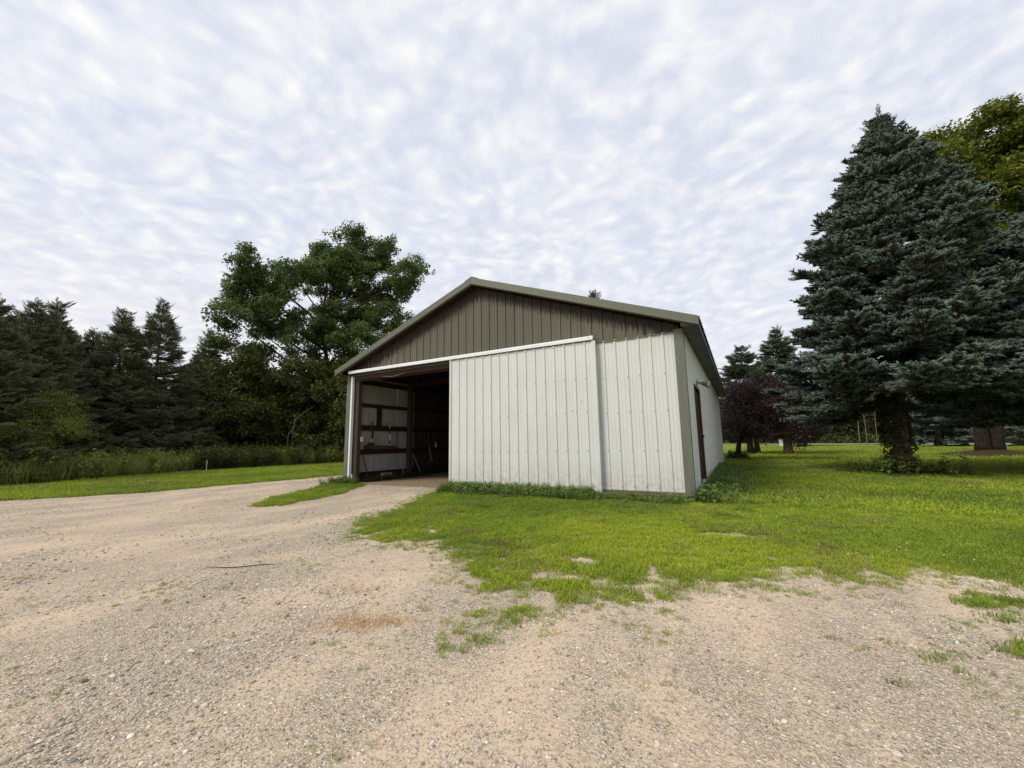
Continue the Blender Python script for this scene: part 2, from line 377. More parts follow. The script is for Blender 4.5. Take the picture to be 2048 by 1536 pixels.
# ------------------------------------------------------------------ ground sheets
m_, T = mat('lawn'); P = objpos(T)
n1 = T.noise(P, .22, 4, .6); n2 = T.noise(P, 1.6, 5, .7); n3 = T.noise(P, 30, 4, .75)
mow = T.noise(T.n('ShaderNodeMapping', {'Vector': P, 'Rotation': (0, 0, -.5), 'Scale': (.06, .8, 1)}), 1.0, 3)
c = T.mix((n2, 0), (.105, .165, .020), (.19, .27, .028))
c = T.mix(T.ramp((n1, 0), [(.42, 0.0), (.62, .75)]), c, (.25, .30, .05))
c = T.mix(T.math('MULTIPLY', T.ramp((mow, 0), [(.48, 0.0), (.62, 1.0)]), .5), c, (.28, .28, .09))
c = T.mix(T.ramp((n3, 0), [(.35, .45), (.6, 0.0)]), c, (.06, .075, .015))
finish(T, c, .95, (n3, 0), .05, bstr=.8, bdist=.03); M['lawn'] = m_

def stone_layer(T, P, scale, seed_off):
    v = T.voro(T.vmath('ADD', P, (seed_off, seed_off*1.7, 0)), scale); return v
m_, T = mat('gravel'); P = objpos(T)
wrp = T.noise(P, 40, 2); wv_ = T.vmath('SCALE', T.vmath('SUBTRACT', (wrp, 1), (.5, .5, .5))); wv_.inputs['Scale'].default_value = .012
Pw = T.vmath('ADD', P, wv_)
big = T.noise(T.n('ShaderNodeMapping', {'Vector': P, 'Rotation': (0, 0, -.35), 'Scale': (1.0, .45, 1)}), 1.25, 5, .62, .3)
mid = T.noise(P, 7, 5, .7); fin = T.noise(P, 220, 3, .7)
sand = T.mix((mid, 0), (.52, .415, .28), (.645, .53, .385)); sand = T.mix(T.math('MULTIPLY', (fin, 0), .45), sand, (.44, .33, .225))
cov = T.math('ADD', T.math('MULTIPLY', (big, 0), .9), T.math('MULTIPLY', (mid, 0), .35))     # gravel cover
cov = T.ramp(cov, [(.50, 0.18), (.72, 1.0)])
stops = [(0.0, (.14, .13, .10)), (.16, (.34, .30, .235)), (.36, (.57, .48, .36)), (.60, (.48, .44, .37)), (.80, (.70, .62, .50)), (.95, (.85, .81, .73))]
hsum = None; c = sand
for scl_, off, lo in ((48, 3.0, .34), (90, 9.0, .42), (150, 17.0, .36)):
    v = stone_layer(T, Pw, scl_, off)
    rr = T.n('ShaderNodeSeparateXYZ', {0: (v, 'Color')})
    scol = T.ramp((rr, 0), stops)
    shape = T.ramp((v, 'Distance'), [(.36, 1.0), (.50, 0.0)])
    pick = T.math('LESS_THAN', (rr, 1), T.math('MULTIPLY_ADD', cov, .55, lo-.26))
    f = T.math('MULTIPLY', shape, pick)
    rim = T.math('MULTIPLY', T.math('MULTIPLY', T.ramp((v, 'Distance'), [(.40, 0.0), (.52, 1.0)]), pick), .45)
    c = T.mix(rim, c, (.24, .175, .115)); c = T.mix(f, c, scol)
    h = T.math('MULTIPLY', T.math('MULTIPLY', T.ramp((v, 'Distance'), [(0.0, 1.0), (.5, 0.0)]), pick), 34/scl_)
    hsum = h if hsum is None else T.math('MAXIMUM', hsum, h)
c = T.mix(T.math('MULTIPLY', T.ramp((big, 0), [(.40, 1.0), (.55, 0.0)]), .30), c, (.68, .51, .37))
hsum = T.math('ADD', hsum, T.math('MULTIPLY', (fin, 0), .12))
finish(T, c, .9, hsum, .15, bstr=.9, bdist=.016); M['gravel'] = m_
m_, T = mat('dirt'); P = objpos(T); n1 = T.noise(P, 3, 6, .7); n2 = T.noise(P, 60, 4, .7)
c = T.mix((n1, 0), (.22, .155, .10), (.36, .27, .19)); c = T.mix(T.math('MULTIPLY', (n2, 0), .5), c, (.18, .12, .08)); finish(T, c, .95, (n2, 0), .1, bstr=.6); M['dirt'] = m_
m_, T = mat('asphalt'); n1 = T.noise(objpos(T), 8, 5, .7); finish(T, T.mix((n1, 0), (.16, .155, .14), (.24, .23, .21)), .9); M['asphalt'] = m_
m_, T = mat('litter'); P = objpos(T); n1 = T.noise(P, 5, 6, .7); n2 = T.noise(P, 50, 4, .7)
c = T.mix((n1, 0), (.075, .050, .022), (.13, .095, .04)); c = T.mix((n2, 0), c, (.05, .033, .018)); finish(T, T.mix(.35, c, (.02, .015, .01)), .95, (n2, 0), .05, bstr=.8); M['litter'] = m_

def sheet(name, mat_, pts, z, kind='structure'):
    mb = MB(); mb.v = [(x, y, z) for x, y in pts]; mb.f = [tuple(range(len(pts)))]
    o = mb.build(name, mat_); o['kind'] = kind
    if o.data.polygons[0].normal.z < 0: o.data.flip_normals()
    return o
# lawn: one sheet out to the horizon, finer near the barn
g = MB()
R_ = 1500; sheet('ground', M['lawn'], [(-R_, -R_), (R_, -R_), (R_, R_), (-R_, R_)], -.012)
CS = .085
xs = np.arange(-5.2, 15.4, CS); ys = np.arange(-18, 19.2, CS)
def gz(x, y):
    return .004+(fbm(x*.9, y*.9, 21, 3)-.5)*.035*np.clip((12-np.hypot(x-9.9, y+7.9))/8, .15, 1)+(fbm(x*6, y*6, 31, 2)-.5)*.012
GX, GY = np.meshgrid(xs, ys); GZ = gz(GX, GY)
cx_, cy_ = GX[:-1, :-1]+CS/2, GY[:-1, :-1]+CS/2
# rolling bare soil runs under the turf edge too, so the sparse turf stands on gravel
gm = gravel_mask(cx_, cy_, .22)
def dil(m, k):
    for _ in range(k):
        n = m.copy(); n[1:] |= m[:-1]; n[:-1] |= m[1:]; n[:, 1:] |= m[:, :-1]; n[:, :-1] |= m[:, 1:]; m = n
    return m
front = (cy_ < -1.2) & (cx_ > 4.2) & (cx_ < 13)
spot = np.zeros(gm.shape, bool)
for bx, by, rx, ry in BARE: spot |= ((cx_-bx)/rx)**2+((cy_-by)/ry)**2+(fbm(cx_*8, cy_*8, 50)-.5)*2.4 < .8
sparse = (cx_ > 4.4) & (cx_ < 14.5) & (cy_ < -2.0-.9*fbm(cx_*1.5, cy_*1.5, 58))
gm = (dil(gm, 1) | (sparse & dil(gm, 34))) & ~((cx_ > -.0) & (cx_ < 9.15) & (cy_ > np.where(cx_ < 3.8, 1.1+fbm(cx_*2, cy_*2, 4), .25)) & (cy_ < 13.75))
jj, ii = np.nonzero(gm); nx_ = len(xs)
q = np.stack([jj*nx_+ii, jj*nx_+ii+1, (jj+1)*nx_+ii+1, (jj+1)*nx_+ii], 1)
uq, inv = np.unique(q.ravel(), return_inverse=True)
VV = np.stack([GX.ravel(), GY.ravel(), GZ.ravel()], 1)[uq]
me = bpy.data.meshes.new('gravel_driveway'); me.from_pydata(VV, [], inv.reshape(-1, 4)); me.materials.append(M['gravel'])
me.polygons.foreach_set('use_smooth', [True]*len(me.polygons))
gd = bpy.data.objects.new('gravel_driveway', me); COL.objects.link(gd); gd['kind'] = 'structure'
sheet('barn_floor', M['dirt'], [(0.0, -.05), (3.9, -.05), (9.1, .06), (9.1, 13.7), (0.0, 13.7)], .009)
a0 = np.array([7.71, 91.5]); a1 = np.array([24.7, 74.0]); a2 = np.array([35.05, 54.2])
dA = (a0-a1)/np.linalg.norm(a0-a1); dB = (a2-a1)/np.linalg.norm(a2-a1)
e0 = a0+dA*160; e2 = a2+dB*160; off = np.array([8.5, 6.5])
sheet('road', M['asphalt'], [tuple(e0), tuple(a0), tuple(a1), tuple(a2), tuple(e2), tuple(e2+off*1.3), tuple(a2+off*1.3), tuple(a1+off), tuple(a0+off), tuple(e0+off)], .02)

def needle_bed(cx, cy, r, h, sx=1.0):
    """low mound of fallen needles round a trunk"""
    mb = MB(); n = 28; rings = 5
    for k in range(rings+1):
        f = k/rings
        for j in range(n):
            an = 2*PI*j/n; rr = r*f*(1+.28*math.sin(an*3+cx)+.15*math.sin(an*7+cy))
            mb.v.append((cx+rr*math.cos(an)*sx, cy+rr*math.sin(an), .006+h*(1-f)**1.4 if k < rings else -.005))
    for k in range(rings):
        for j in range(n): mb.f.append((k*n+j, k*n+(j+1) % n, (k+1)*n+(j+1) % n, (k+1)*n+j))
    o = mb.build('bare_soil', M['litter'], smooth=True); o['kind'] = 'structure'; return o

# ------------------------------------------------------------------ the barn
W, L, ZS, HW = 9.144, 13.716, .144, 3.11
RIDGE, EAVE, OX, OY = 5.03, 3.24, .31, .26
SL = (RIDGE-EAVE)/(W/2+OX)
def roof_z(x): return RIDGE - SL*abs(x-W/2)
barn = empty('pole_barn'); tag(barn, 'white and sage green metal pole barn with its wide sliding door half open', 'barn')
RB = .2286
def profile(x0, x1, phase):
    """cross section of ribbed sheet: list of (x, out)"""
    pts = [(x0, 0.0)]
    k = math.floor((x0-phase)/RB)-1
    while phase+k*RB < x1+RB:
        c0 = phase+k*RB
        for dx, h in ((-.024, 0), (-.014, .022), (.014, .022), (.024, 0), (.066, 0), (.072, .0045), (.084, .0045), (.090, 0), (.139, 0), (.145, .0045), (.157, .0045), (.163, 0)):
            x = c0+dx
            if x0+.004 < x < x1-.004: pts.append((x, h))
        k += 1
    pts.append((x1, 0.0))
    pts[0] = (x0, 0.0); return pts
def sheet_panel(name, mat_, parent, x0, x1, phase, zb, zt, place, below=False):
    pr = profile(x0, x1, phase); mb = MB(); rows = []
    tv = []
    for x, h in pr:
        t = zt(x) if callable(zt) else zt; b = zb(x) if callable(zb) else zb
        if below: zsl = [b, t-min(.55, (t-b)*.66), t-min(.28, (t-b)*.33), t]
        else: zsl = [b, t]
        for z in zsl: mb.v.append(place(x, h, z)); tv.append(t-z)
    n = 4 if below else 2
    for i in range(len(pr)-1):
        for j in range(n-1): mb.f.append((i*n+j, (i+1)*n+j, (i+1)*n+j+1, i*n+j+1))
    me = bpy.data.meshes.new(name); me.from_pydata(mb.v, [], mb.f); me.materials.append(mat_)
    if below:
        a = me.attributes.new('below', 'FLOAT', 'POINT'); a.data.foreach_set('value', tv)
    o = bpy.data.objects.new(name, me); COL.objects.link(o); o.parent = parent
    return o
def flipped(L_):
    for o in (L_ if isinstance(L_, list) else [L_]): o.data.flip_normals()
def sheets(name, mat_, parent, x0, x1, phase, zb, zt, place, below=False):
    out = []; s = phase+.0*RB
    cuts = [x0]; k = math.ceil((x0-phase)/.9144)
    while phase+k*.9144 < x1-.15:
        c0 = phase+k*.9144+.03
        if c0 > x0+.15: cuts.append(c0)
        k += 1
    cuts.append(x1)
    for i, (a, b) in enumerate(zip(cuts[:-1], cuts[1:])):
        lap = .0014*(i % 2)
        out.append(sheet_panel(name, mat_, parent, a, b+(.0 if b == x1 else .0), phase, zb, zt, (lambda x, h, z, l=lap: place(x, h+l, z)), below))
    return out
PH = 8.806 - 22*RB
BOUND = 3.07
frontp = lambda x, h, z: (x, -h, z)
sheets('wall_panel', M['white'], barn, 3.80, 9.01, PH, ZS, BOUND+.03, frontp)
sheets('gable_panel', M['sage'], barn, .06, 9.09, PH-.02, lambda x: BOUND+.012, lambda x: max(roof_z(x)-.165, BOUND+.04), lambda x, h, z: (x, -.006-h, z), True)
mb = MB(); mb.box2((.12, -.034, BOUND-.004), (9.0, -.004, BOUND+.012)); mb.build('drip_edge', M['trim'], barn)
# side and rear walls
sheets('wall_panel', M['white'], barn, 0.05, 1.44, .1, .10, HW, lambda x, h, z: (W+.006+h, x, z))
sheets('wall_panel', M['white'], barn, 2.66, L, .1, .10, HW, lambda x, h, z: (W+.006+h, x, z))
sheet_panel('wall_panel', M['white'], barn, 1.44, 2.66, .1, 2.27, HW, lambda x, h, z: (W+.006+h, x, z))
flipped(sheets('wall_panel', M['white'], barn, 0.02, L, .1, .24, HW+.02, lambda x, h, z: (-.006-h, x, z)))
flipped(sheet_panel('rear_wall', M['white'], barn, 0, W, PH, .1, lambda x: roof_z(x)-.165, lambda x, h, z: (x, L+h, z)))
# roof: ribbed sheets on both slopes, rib ends show along the right eave
def slope(sgn):
    nrm = Vector((sgn*SL, 0, 1)).normalized()
    def pl(x, h, t):
        xx = W/2+sgn*t; return (xx+nrm.x*h, x, RIDGE-SL*t+nrm.z*h)
    return pl
for sgn in (-1, 1):
    sheets('roof_panel', M['roof'], barn, -OY+.01, L+OY, .02, 0.0, W/2+OX+.03, slope(sgn))
    nrm = Vector((sgn*SL, 0, 1)).normalized()
    mb = MB()       # roof deck, fascia and soffit
    for ya, yb, nm in ((-OY, L+OY, 0),):
        p0 = Vector((W/2, ya, RIDGE-.012)); p1 = Vector((W/2+sgn*(W/2+OX), ya, EAVE-.012))
        mb.v += [tuple(p0), tuple(p1), (p1.x, yb, p1.z), (p0.x, yb, p0.z), (p0.x, ya+.01, p0.z-.03), (p1.x, ya+.01, p1.z-.03), (p1.x, yb, p1.z-.03), (p0.x, yb, p0.z-.03)]
        mb.f += [(0, 1, 2, 3), (4, 5, 6, 7), (0, 1, 5, 4), (1, 2, 6, 5), (2, 3, 7, 6)]
    mb.build('roof_deck', M['girt'], barn)
    # rake fascia: a folded trim, front face, small return under and on top
    xe = W/2+sgn*(W/2+OX)
    def rk(y, dz, t): return (W/2+sgn*t, y, RIDGE-SL*t+dz)
    te = W/2+OX+.012; prof = [(-OY+.10, .022), (-OY-.012, .022), (-OY-.012, -.122), (-OY-.022, -.130), (-OY-.022, -.142), (-OY+.012, -.142)]
    mb = MB()
    for t in (0.0, te):
        mb.v += [rk(y, dz, t) for y, dz in prof]
    n = len(prof)
    for i in range(n-1): mb.f.append((i, i+1, n+i+1, n+i))
    mb.f.append(tuple(range(n, 2*n)))
    mb.build('rake_trim', M['fascia'], barn)
    mb = MB(); pr2 = [(-OY+.012, -.13), (-OY+.012, -.158), (-OY+.03, -.158)]
    for t in (0.0, te-.02): mb.v += [rk(y, dz, t) for y, dz in pr2]
    for i in range(2): mb.f.append((i, i+1, 4+i, 3+i))
    mb.build('soffit_channel', M['fascia'], barn)
    mb = MB(); mb.v = [rk(-OY+.02, -.150, .0), rk(-OY+.02, -.150, te-.05), rk(.01, -.150, te-.05), rk(.01, -.150, 0)]
    mb.f = [(0, 1, 2, 3)]; mb.build('rake_soffit', M['brownmetal'], barn)
    # eave: fascia board and boxed soffit
    mb = MB(); xo = W/2+sgn*(W/2+OX); xi = W/2+sgn*(W/2+.02)
    mb.box2((min(xo, xo-sgn*.02), -OY+.01, EAVE-.142), (max(xo, xo-sgn*.02), L+OY, EAVE-.02)); mb.build('eave_fascia', M['brownmetal'], barn)
    mb = MB(); mb.box2((min(xi, xo), -OY+.012, EAVE-.138), (max(xi, xo), L+OY, EAVE-.126)); mb.build('eave_soffit', M['brownmetal'], barn)
    mb = MB(); mb.box2((min(xo, xo+sgn*.014), -OY+.01, EAVE-.15), (max(xo, xo+sgn*.014), L+OY, EAVE-.128)); mb.build('drip_edge', M['fascia'], barn)
    mb = MB(); mb.v = [(xo, -OY+.015, EAVE-.14), (xo, -OY+.015, EAVE-.01), (xi, -OY+.015, EAVE-.01+SL*OX), (xi, -OY+.015, EAVE-.14)]; mb.f = [(0, 1, 2, 3)]
    mb.build('eave_return', M['brownmetal'], barn)
# ridge cap
mb = MB()
for y in (-OY-.014, L+OY): mb.v += [(W/2-.2, y, roof_z(W/2-.2)+.034), (W/2, y, RIDGE+.040), (W/2+.2, y, roof_z(W/2+.2)+.034)]
mb.f = [(0, 1, 4, 3), (1, 2, 5, 4)]; mb.build('ridge_cap', M['fascia'], barn)
# corner trims
def ltrim(x0, x1, side, zb, zt, nm='corner_trim', mt='trim'):
    mb = MB(); mb.box2((x0, -.030, zb), (x1, -.008, zt))
    if side: mb.box2((x1-.004 if side > 0 else x0-.028, -.0302, zb), (x1+.026 if side > 0 else x0+.004, .10, zt))
    mb.build(nm, M[mt], barn, bevel=.003)
ltrim(9.01, 9.15, 1, .085, HW+.02)
ltrim(-.03, .09, -1, .02, HW)
mb = MB(); mb.box2((.092, -.012, .0), (.14, .03, 3.05)); mb.build('jamb_board', M['post'], barn)
mb = MB(); mb.box2((.14, -.055, .02), (.205, .03, 3.05)); mb.build('jamb_trim', M['whitetrim'], barn, bevel=.004)
# skirt boards
for a, b, y in ((3.86, 7.45, .03), (7.455, 9.12, .006)):
    mb = MB(); mb.box2((a, y-.02, -.01), (b, y+.03, ZS-.012)); mb.build('skirt_board', M['skirt'], barn, bevel=.003)
mb = MB(); mb.box2((7.45, -.045, ZS-.075), (9.02, -.018, ZS+.002)); mb.build('skirt_board', M['skirt'], barn, bevel=.003)
mb = MB(); mb.box2((9.0, -.014, -.01), (9.15, .10, .10)); mb.build('corner_post', M['post'], barn)
mb = MB(); mb.box2((9.05, .06, -.01), (9.13, 1.44, .11)); mb.box2((9.05, 2.66, -.01), (9.13, L, .11)); mb.build('skirt_board', M['skirt'], barn)
mb = MB(); mb.box2((0.012, .3, -.01), (.05, L, .27)); mb.build('skirt_board', M['girt'], barn)
# header and track
mb = MB(); mb.box2((.14, .004, 2.955), (3.80, .05, 3.075)); mb.build('header_board', M['post'], barn)
mb = MB(); mb.box2((.14, .056, 2.90), (9.0, .10, 3.14)); mb.build('header_board', M['girt'], barn)
tr = MB(); yb, yf = -.035, -.165; pts = [(yb, 3.205), (yf+.02, 3.205), (yf, 3.185), (yf, 3.150), (yf+.006, 3.146), (yf-.002, 3.138), (yf-.002, 3.122), (yf+.03, 3.116)]
for x in (.14, 7.49): tr.v += [(x, y, z) for y, z in pts]
n = len(pts)
for i in range(n-1): tr.f.append((i, i+1, n+i+1, n+i))
for e in (0, n): tr.f.append(tuple(range(e, e+n)))
tr.build('door_track', M['galv'], barn)
mb = MB(); mb.box2((7.40, -.172, 3.165), (7.412, -.16, 3.177)); mb.build('track_bolt', M['darkmetal'], barn)
# sliding door
DX0, DX1, DZ0, DZ1, DY = 3.838, 7.53, .093, 3.105, -.118
door = empty('sliding_door'); door.parent = barn; door['label'] = 'wide ribbed white sliding door on an overhead track'
dpl = lambda x, h, z: (x, DY-h, z)
sheets('door_panel', M['white'], door, DX0+.02, DX1-.02, DX0+1.15*RB+.0, DZ0+.004, DZ1-.004, dpl)
for a, b in ((DX0-.012, DX0+.035), (DX1-.075, DX1)):
    mb = MB(); mb.box2((a, DY-.023, DZ0-.004), (b, DY+.055, DZ1+.002)); mb.build('edge_trim', M['white'], door, bevel=.003)
mb = MB()
for z in (DZ0+.05, .88, 1.66, 2.33, DZ1-.06): mb.box2((DX0+.04, DY+.006, z-.04), (DX1-.08, DY+.045, z+.04))
for x in (DX0+.06, 5.06, 6.29, DX1-.12): mb.box2((x-.03, DY+.006, DZ0+.01), (x+.03, DY+.044, DZ1-.02))
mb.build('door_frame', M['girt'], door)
mb = MB(); mb.box2((7.415, -.04, .0), (7.455, .006, .14)); mb.build('door_guide', M['darkmetal'], barn)
def screws(parent, xs_, zs_, place, rad=.0085):
    mb = MB()
    for x in xs_:
        for z in zs_:
            c = Vector(place(x, .0195, z)); out = (Vector(place(x, 1, z))-Vector(place(x, 0, z))).normalized()
            mb.tube([c, c+out*.006], rad*1.25, 6)
    o = mb.build('screws', M['screw'], parent); o['kind'] = 'stuff'
screws(door, [DX0+RB*(1.15+i)+random.uniform(-.004, .004) for i in range(15)], (.155, .885, 1.655, 2.335, 3.05), dpl)
screws(barn, [PH+k*RB for k in range(17, 23) if 7.5 < PH+k*RB < 9.0], (.21, .885, 1.615, 2.31), frontp)
screws(barn, [PH-.02+k*RB for k in range(12, 20)], (3.75,), lambda x, h, z: (x, -.006-h, z), .008)
screws(barn, [.1+k*RB for k in range(0, 6)]+[.1+k*RB for k in range(12, 58)], (.17, .84, 1.5, 2.2), lambda x, h, z: (W+.006+h, x, z), .008)
# seams where two heights of side cladding nails line up
mb = MB(); mb.box2((DX1-.55, DY-.024, 1.69), (DX1-.535, DY-.001, 1.70)); mb.build('hole', M['darkmetal'], door)
mb = MB(); mb.box2((DX1-.34, DY-.024, 1.885), (DX1-.33, DY-.001, 1.895)); mb.build('hole', M['darkmetal'], door)
# side door
sdr = empty('side_door'); sdr.parent = barn; sdr['label'] = 'dark reddish brown side door, recessed in its frame'
mb = MB(); mb.box2((W-.06, 1.50, .20), (W-.015, 2.60, 2.20)); mb.build('door_leaf', M['doorbrown'], sdr, bevel=.003)
mb = MB()
for a, b, c0, d0 in ((1.44, 1.50, .17, 2.26), (2.60, 2.66, .17, 2.26)): mb.box2((W-.08, a, c0), (W+.034, b, d0))
mb.box2((W-.08, 1.50, 2.20), (W+.034, 2.60, 2.26)); mb.build('door_casing', M['doorbrown'], sdr, bevel=.003)
mb = MB(); mb.tube([(W-.015, 2.50, 1.15), (W+.03, 2.50, 1.15)], .014, 8); mb.tube([(W+.03, 2.50, 1.15), (W+.065, 2.50, 1.15)], .028, 10); mb.build('door_knob', M['darkmetal'], sdr)
mb = MB(); mb.box2((W-.05, 1.46, .08), (W+.05, 2.64, .168)); mb.build('door_sill', M['whitetrim'], sdr, bevel=.004)
mb = MB(); mb.box2((W-.05, 1.46, -.01), (W+.12, 2.64, .079)); mb.build('door_step', M['concrete'], sdr, bevel=.006)
# twin floodlight over the side door
fl = empty('floodlight'); fl.parent = barn; fl['label'] = 'twin floodlight fixed above the side door'
mb = MB(); mb.tube([(W+.005, 2.05, 2.36), (W+.05, 2.05, 2.36)], .06, 14); mb.build('mounting_plate', M['lamphouse'], fl)
for sy, tz in ((-.12, .0), (.14, -.05)):
    mb = MB(); c0 = Vector((W+.05, 2.05+sy*.3, 2.36)); dv = Vector((.86, sy*2.2, -.25)).normalized()
    mb.tube([c0, c0+dv*.08], .016, 8); p = c0+dv*.08
    mb.tube([p, p+dv*.03, p+dv*.08, p+dv*.15, p+dv*.17], [.028, .034, .045, .072, .076], 14, cap=True); o = mb.build('lamp_head', M['lamphouse'], fl, smooth=False)
    q0 = p+dv*.171; mb = MB(); mb.tube([q0, q0+dv*.008], [.066, .05], 14); mb.build('lamp_lens', M['lampglass'], o)
# interior frame
for i, y in enumerate((.12, 2.42, 4.72, 7.02, 9.32, 11.6)):
    mb = MB(); x0 = .215 if i == 0 else .05
    mb.box2((x0, y-.07, -.02), (x0+.15, y+.07, 3.05)); mb.build('wall_post', M['post'], barn, bevel=.006)
    if i: mb = MB(); mb.box2((8.95, y-.07, -.02), (9.1, y+.07, 3.1)); mb.build('wall_post', M['post'], barn)
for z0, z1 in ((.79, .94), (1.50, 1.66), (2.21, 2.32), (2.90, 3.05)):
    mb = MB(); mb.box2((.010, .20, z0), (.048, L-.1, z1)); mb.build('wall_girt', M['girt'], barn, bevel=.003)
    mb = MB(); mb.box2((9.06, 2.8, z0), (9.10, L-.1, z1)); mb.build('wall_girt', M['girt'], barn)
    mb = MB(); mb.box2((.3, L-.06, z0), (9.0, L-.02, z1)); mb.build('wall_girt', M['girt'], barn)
mb = MB(); mb.box2((.010, 1.06, 1.662), (.05, 1.24, 2.208)); mb.build('wall_stud', M['girt'], barn)
for y in (2.42, 4.72, 7.02, 9.32, 11.6):
    t = MB(); t.bar((.05, y, 3.10), (9.1, y, 3.10), .04, .14)
    for sgn in (-1, 1): t.bar((W/2, y, RIDGE-.14), (W/2+sgn*W/2, y, roof_z(0)-.14), .038, .13)
    for p, q in (((W/2, y, 4.8), (3.2, y, 3.15)), ((W/2, y, 4.8), (5.9, y, 3.15)), ((3.2, y, 3.15), (2.3, y, 3.95)), ((5.9, y, 3.15), (6.8, y, 3.95))): t.bar(p, q, .036, .09)
    t.build('roof_truss', M['girt'], barn)

# ------------------------------------------------------------------ things in the barn
def single(mb, name, m, label, cat, smooth=False, bevel=0, group=None):
    o = mb.build(name, m, None, smooth, bevel); tag(o, label, cat, group); return o
GX_ = .06
mb = MB(); mb.bar((.13, .62, 1.01), (.13, 1.72, 1.005), .10, .075); mb.bar((.13, .62, 1.015), (.13, .56, 1.0), .12, .11); mb.bar((.13, 1.72, 1.0), (.13, 1.84, .955), .05, .05)
o = single(mb, 'steel_bar', M['rust'], 'rust red steel bar lying along the lowest wall rail inside the barn', 'steel bar', bevel=.006)
bt = empty('hitch_jack', (.13, .78, 1.05)); tag(bt, 'dark rusty jack head sitting on the red steel bar inside the barn', 'jack')
mb = MB(); mb.box((0, 0, .03), (.10, .22, .05)); mb.box((0, -.02, .07), (.07, .12, .05)); mb.build('jack_base', M['darkmetal'], bt, bevel=.006)
mb = MB(); mb.tube([(0, .0, .08), (0, 0, .20)], .017, 8); mb.build('jack_stem', M['plaster'], bt)
mb = MB(); mb.tube([(.02, 0, .21), (.02, .03, .30), (.02, .035, .40), (.02, -.05, .52)], [.03, .035, .03, .025], 8); mb.tube([(.02, -.05, .52), (.02, -.01, .64), (.02, .02, .74)], [.028, .02, .018], 8)
mb.build('jack_arm', M['rust'], bt)
hk = empty('pipe_crook', (.12, 1.5, 0)); tag(hk, 'tall pole with pale curved crook hanging from the middle wall rail', 'hooked pole')
mb = MB(); P_ = [(0, -.20+.22*(1-math.cos(a))*.5*1.0, 1.66+.10*math.sin(a)) for a in np.linspace(0, PI, 9)]
mb.tube(P_, .012, 8); mb.build('crook', M['greyhandle'], hk)
mb = MB(); mb.tube([(0, .02, 1.66), (0, .03, 1.38), (0, .045, .94)], .013, 8); mb.build('pole', M['galv'], hk)
for P_ in ([(.0, .02, 1.60), (0, .025, 1.42)], [(0, .03, 1.2), (0, .03, 1.1)]):
    mb = MB(); mb.tube(P_, .023, 8); mb.build('pole_grip', M['darkmetal'], hk)
mb = MB(); mb.tube([(0, .04, .96), (.02, .12, .86), (.02, .22, .84)], .02, 8); mb.build('foot_hook', M['darkmetal'], hk)
mb = MB(); mb.tube([(.09, 1.86, 1.66), (.09, 1.87, 1.3), (.09, 1.89, .95)], .013, 6); single(mb, 'hanging_rod', M['rust'], 'thin rusty rod hanging by the first inner post', 'rod')
mb = MB(); mb.tube([(.36, .26, .80), (.36, .56, .02)], .014, 6); single(mb, 'leaning_rod', M['darkmetal'], 'thin dark rod leaning just inside the left door jamb', 'rod')
mb = MB(); mb.tube([(.25, 2.50, .70), (.36, 2.78, .03)], .016, 6); single(mb, 'leaning_pole', M['greyhandle'], 'pale pole leaning beside the first inner post', 'pole')
sh = empty('shovel', (.25, 3.35, 0)); tag(sh, 'shovel with pale handle standing blade down against the dark inner wall', 'shovel')
mb = MB(); mb.tube([(0, -.06, .98), (.02, .03, .48)], .018, 8); mb.build('handle', M['greyhandle'], sh)
mb = MB(); mb.tube([(.02, .03, .50), (.03, .04, .44)], [.02, .03], 8)
mb.v += [(.03, -.06, .44), (.03, .14, .44), (.05, .16, .2), (.06, .04, .03), (.05, -.08, .2), (.06, .04, .36)]; k = len(mb.v)-6
mb.f += [(k, k+5, k+4), (k+5, k+1, k+2), (k+5, k+2, k+3), (k+5, k+3, k+4), (k, k+1, k+5)]; mb.build('blade', M['darkmetal'], sh)
mb = MB(); mb.tube([(.14, 3.78, .941), (.14, 3.78, 1.03), (.14, 3.78, 1.06), (.14, 3.78, 1.13)], [.035, .035, .015, .014], 10); single(mb, 'bottle', M['plaster'], 'small pale bottle on the lowest wall rail deep in the barn', 'bottle')
mb = MB(); mb.box2((.366, .16, 1.16), (.39, .26, 1.30)); single(mb, 'outlet_box', M['plaster'], 'pale electric outlet box on the post at the barn doorway', 'outlet box', bevel=.004)
mb = MB(); mb.tube([(.392, .2, 1.22), (.30, .34, 1.23), (.16, .48, 1.28), (.06, .62, 1.36)], .004, 5); single(mb, 'cable', M['darkmetal'], 'thin dark cable running from the outlet box along the inside wall', 'cable')
mb = MB(); mb.tube([(.22, 2.06, .32), (.24, 2.02, .12), (.32, 1.98, .06), (.42, 1.80, .05), (.46, 1.62, .04)], .02, 8); single(mb, 'bent_pipe', M['greyhandle'], 'bent pale pipe on the dirt floor at the foot of the inner post', 'pipe')
mb = MB(); mb.box((.20, 1.36, .11), (.13, .40, .19), Matrix.Rotation(.05, 3, 'Z')); single(mb, 'concrete_block', M['concrete'], 'tan concrete block on the floor against the left inner wall', 'block', bevel=.008)
mb = MB(); mb.tube([(1.4, -.03, 2.95), (1.75, -.03, 2.915), (2.0, -.03, 2.93), (2.2, -.03, 2.97)], .006, 5); single(mb, 'loose_wire', M['lamphouse'], 'loose pale wire sagging under the header above the open doorway', 'wire')

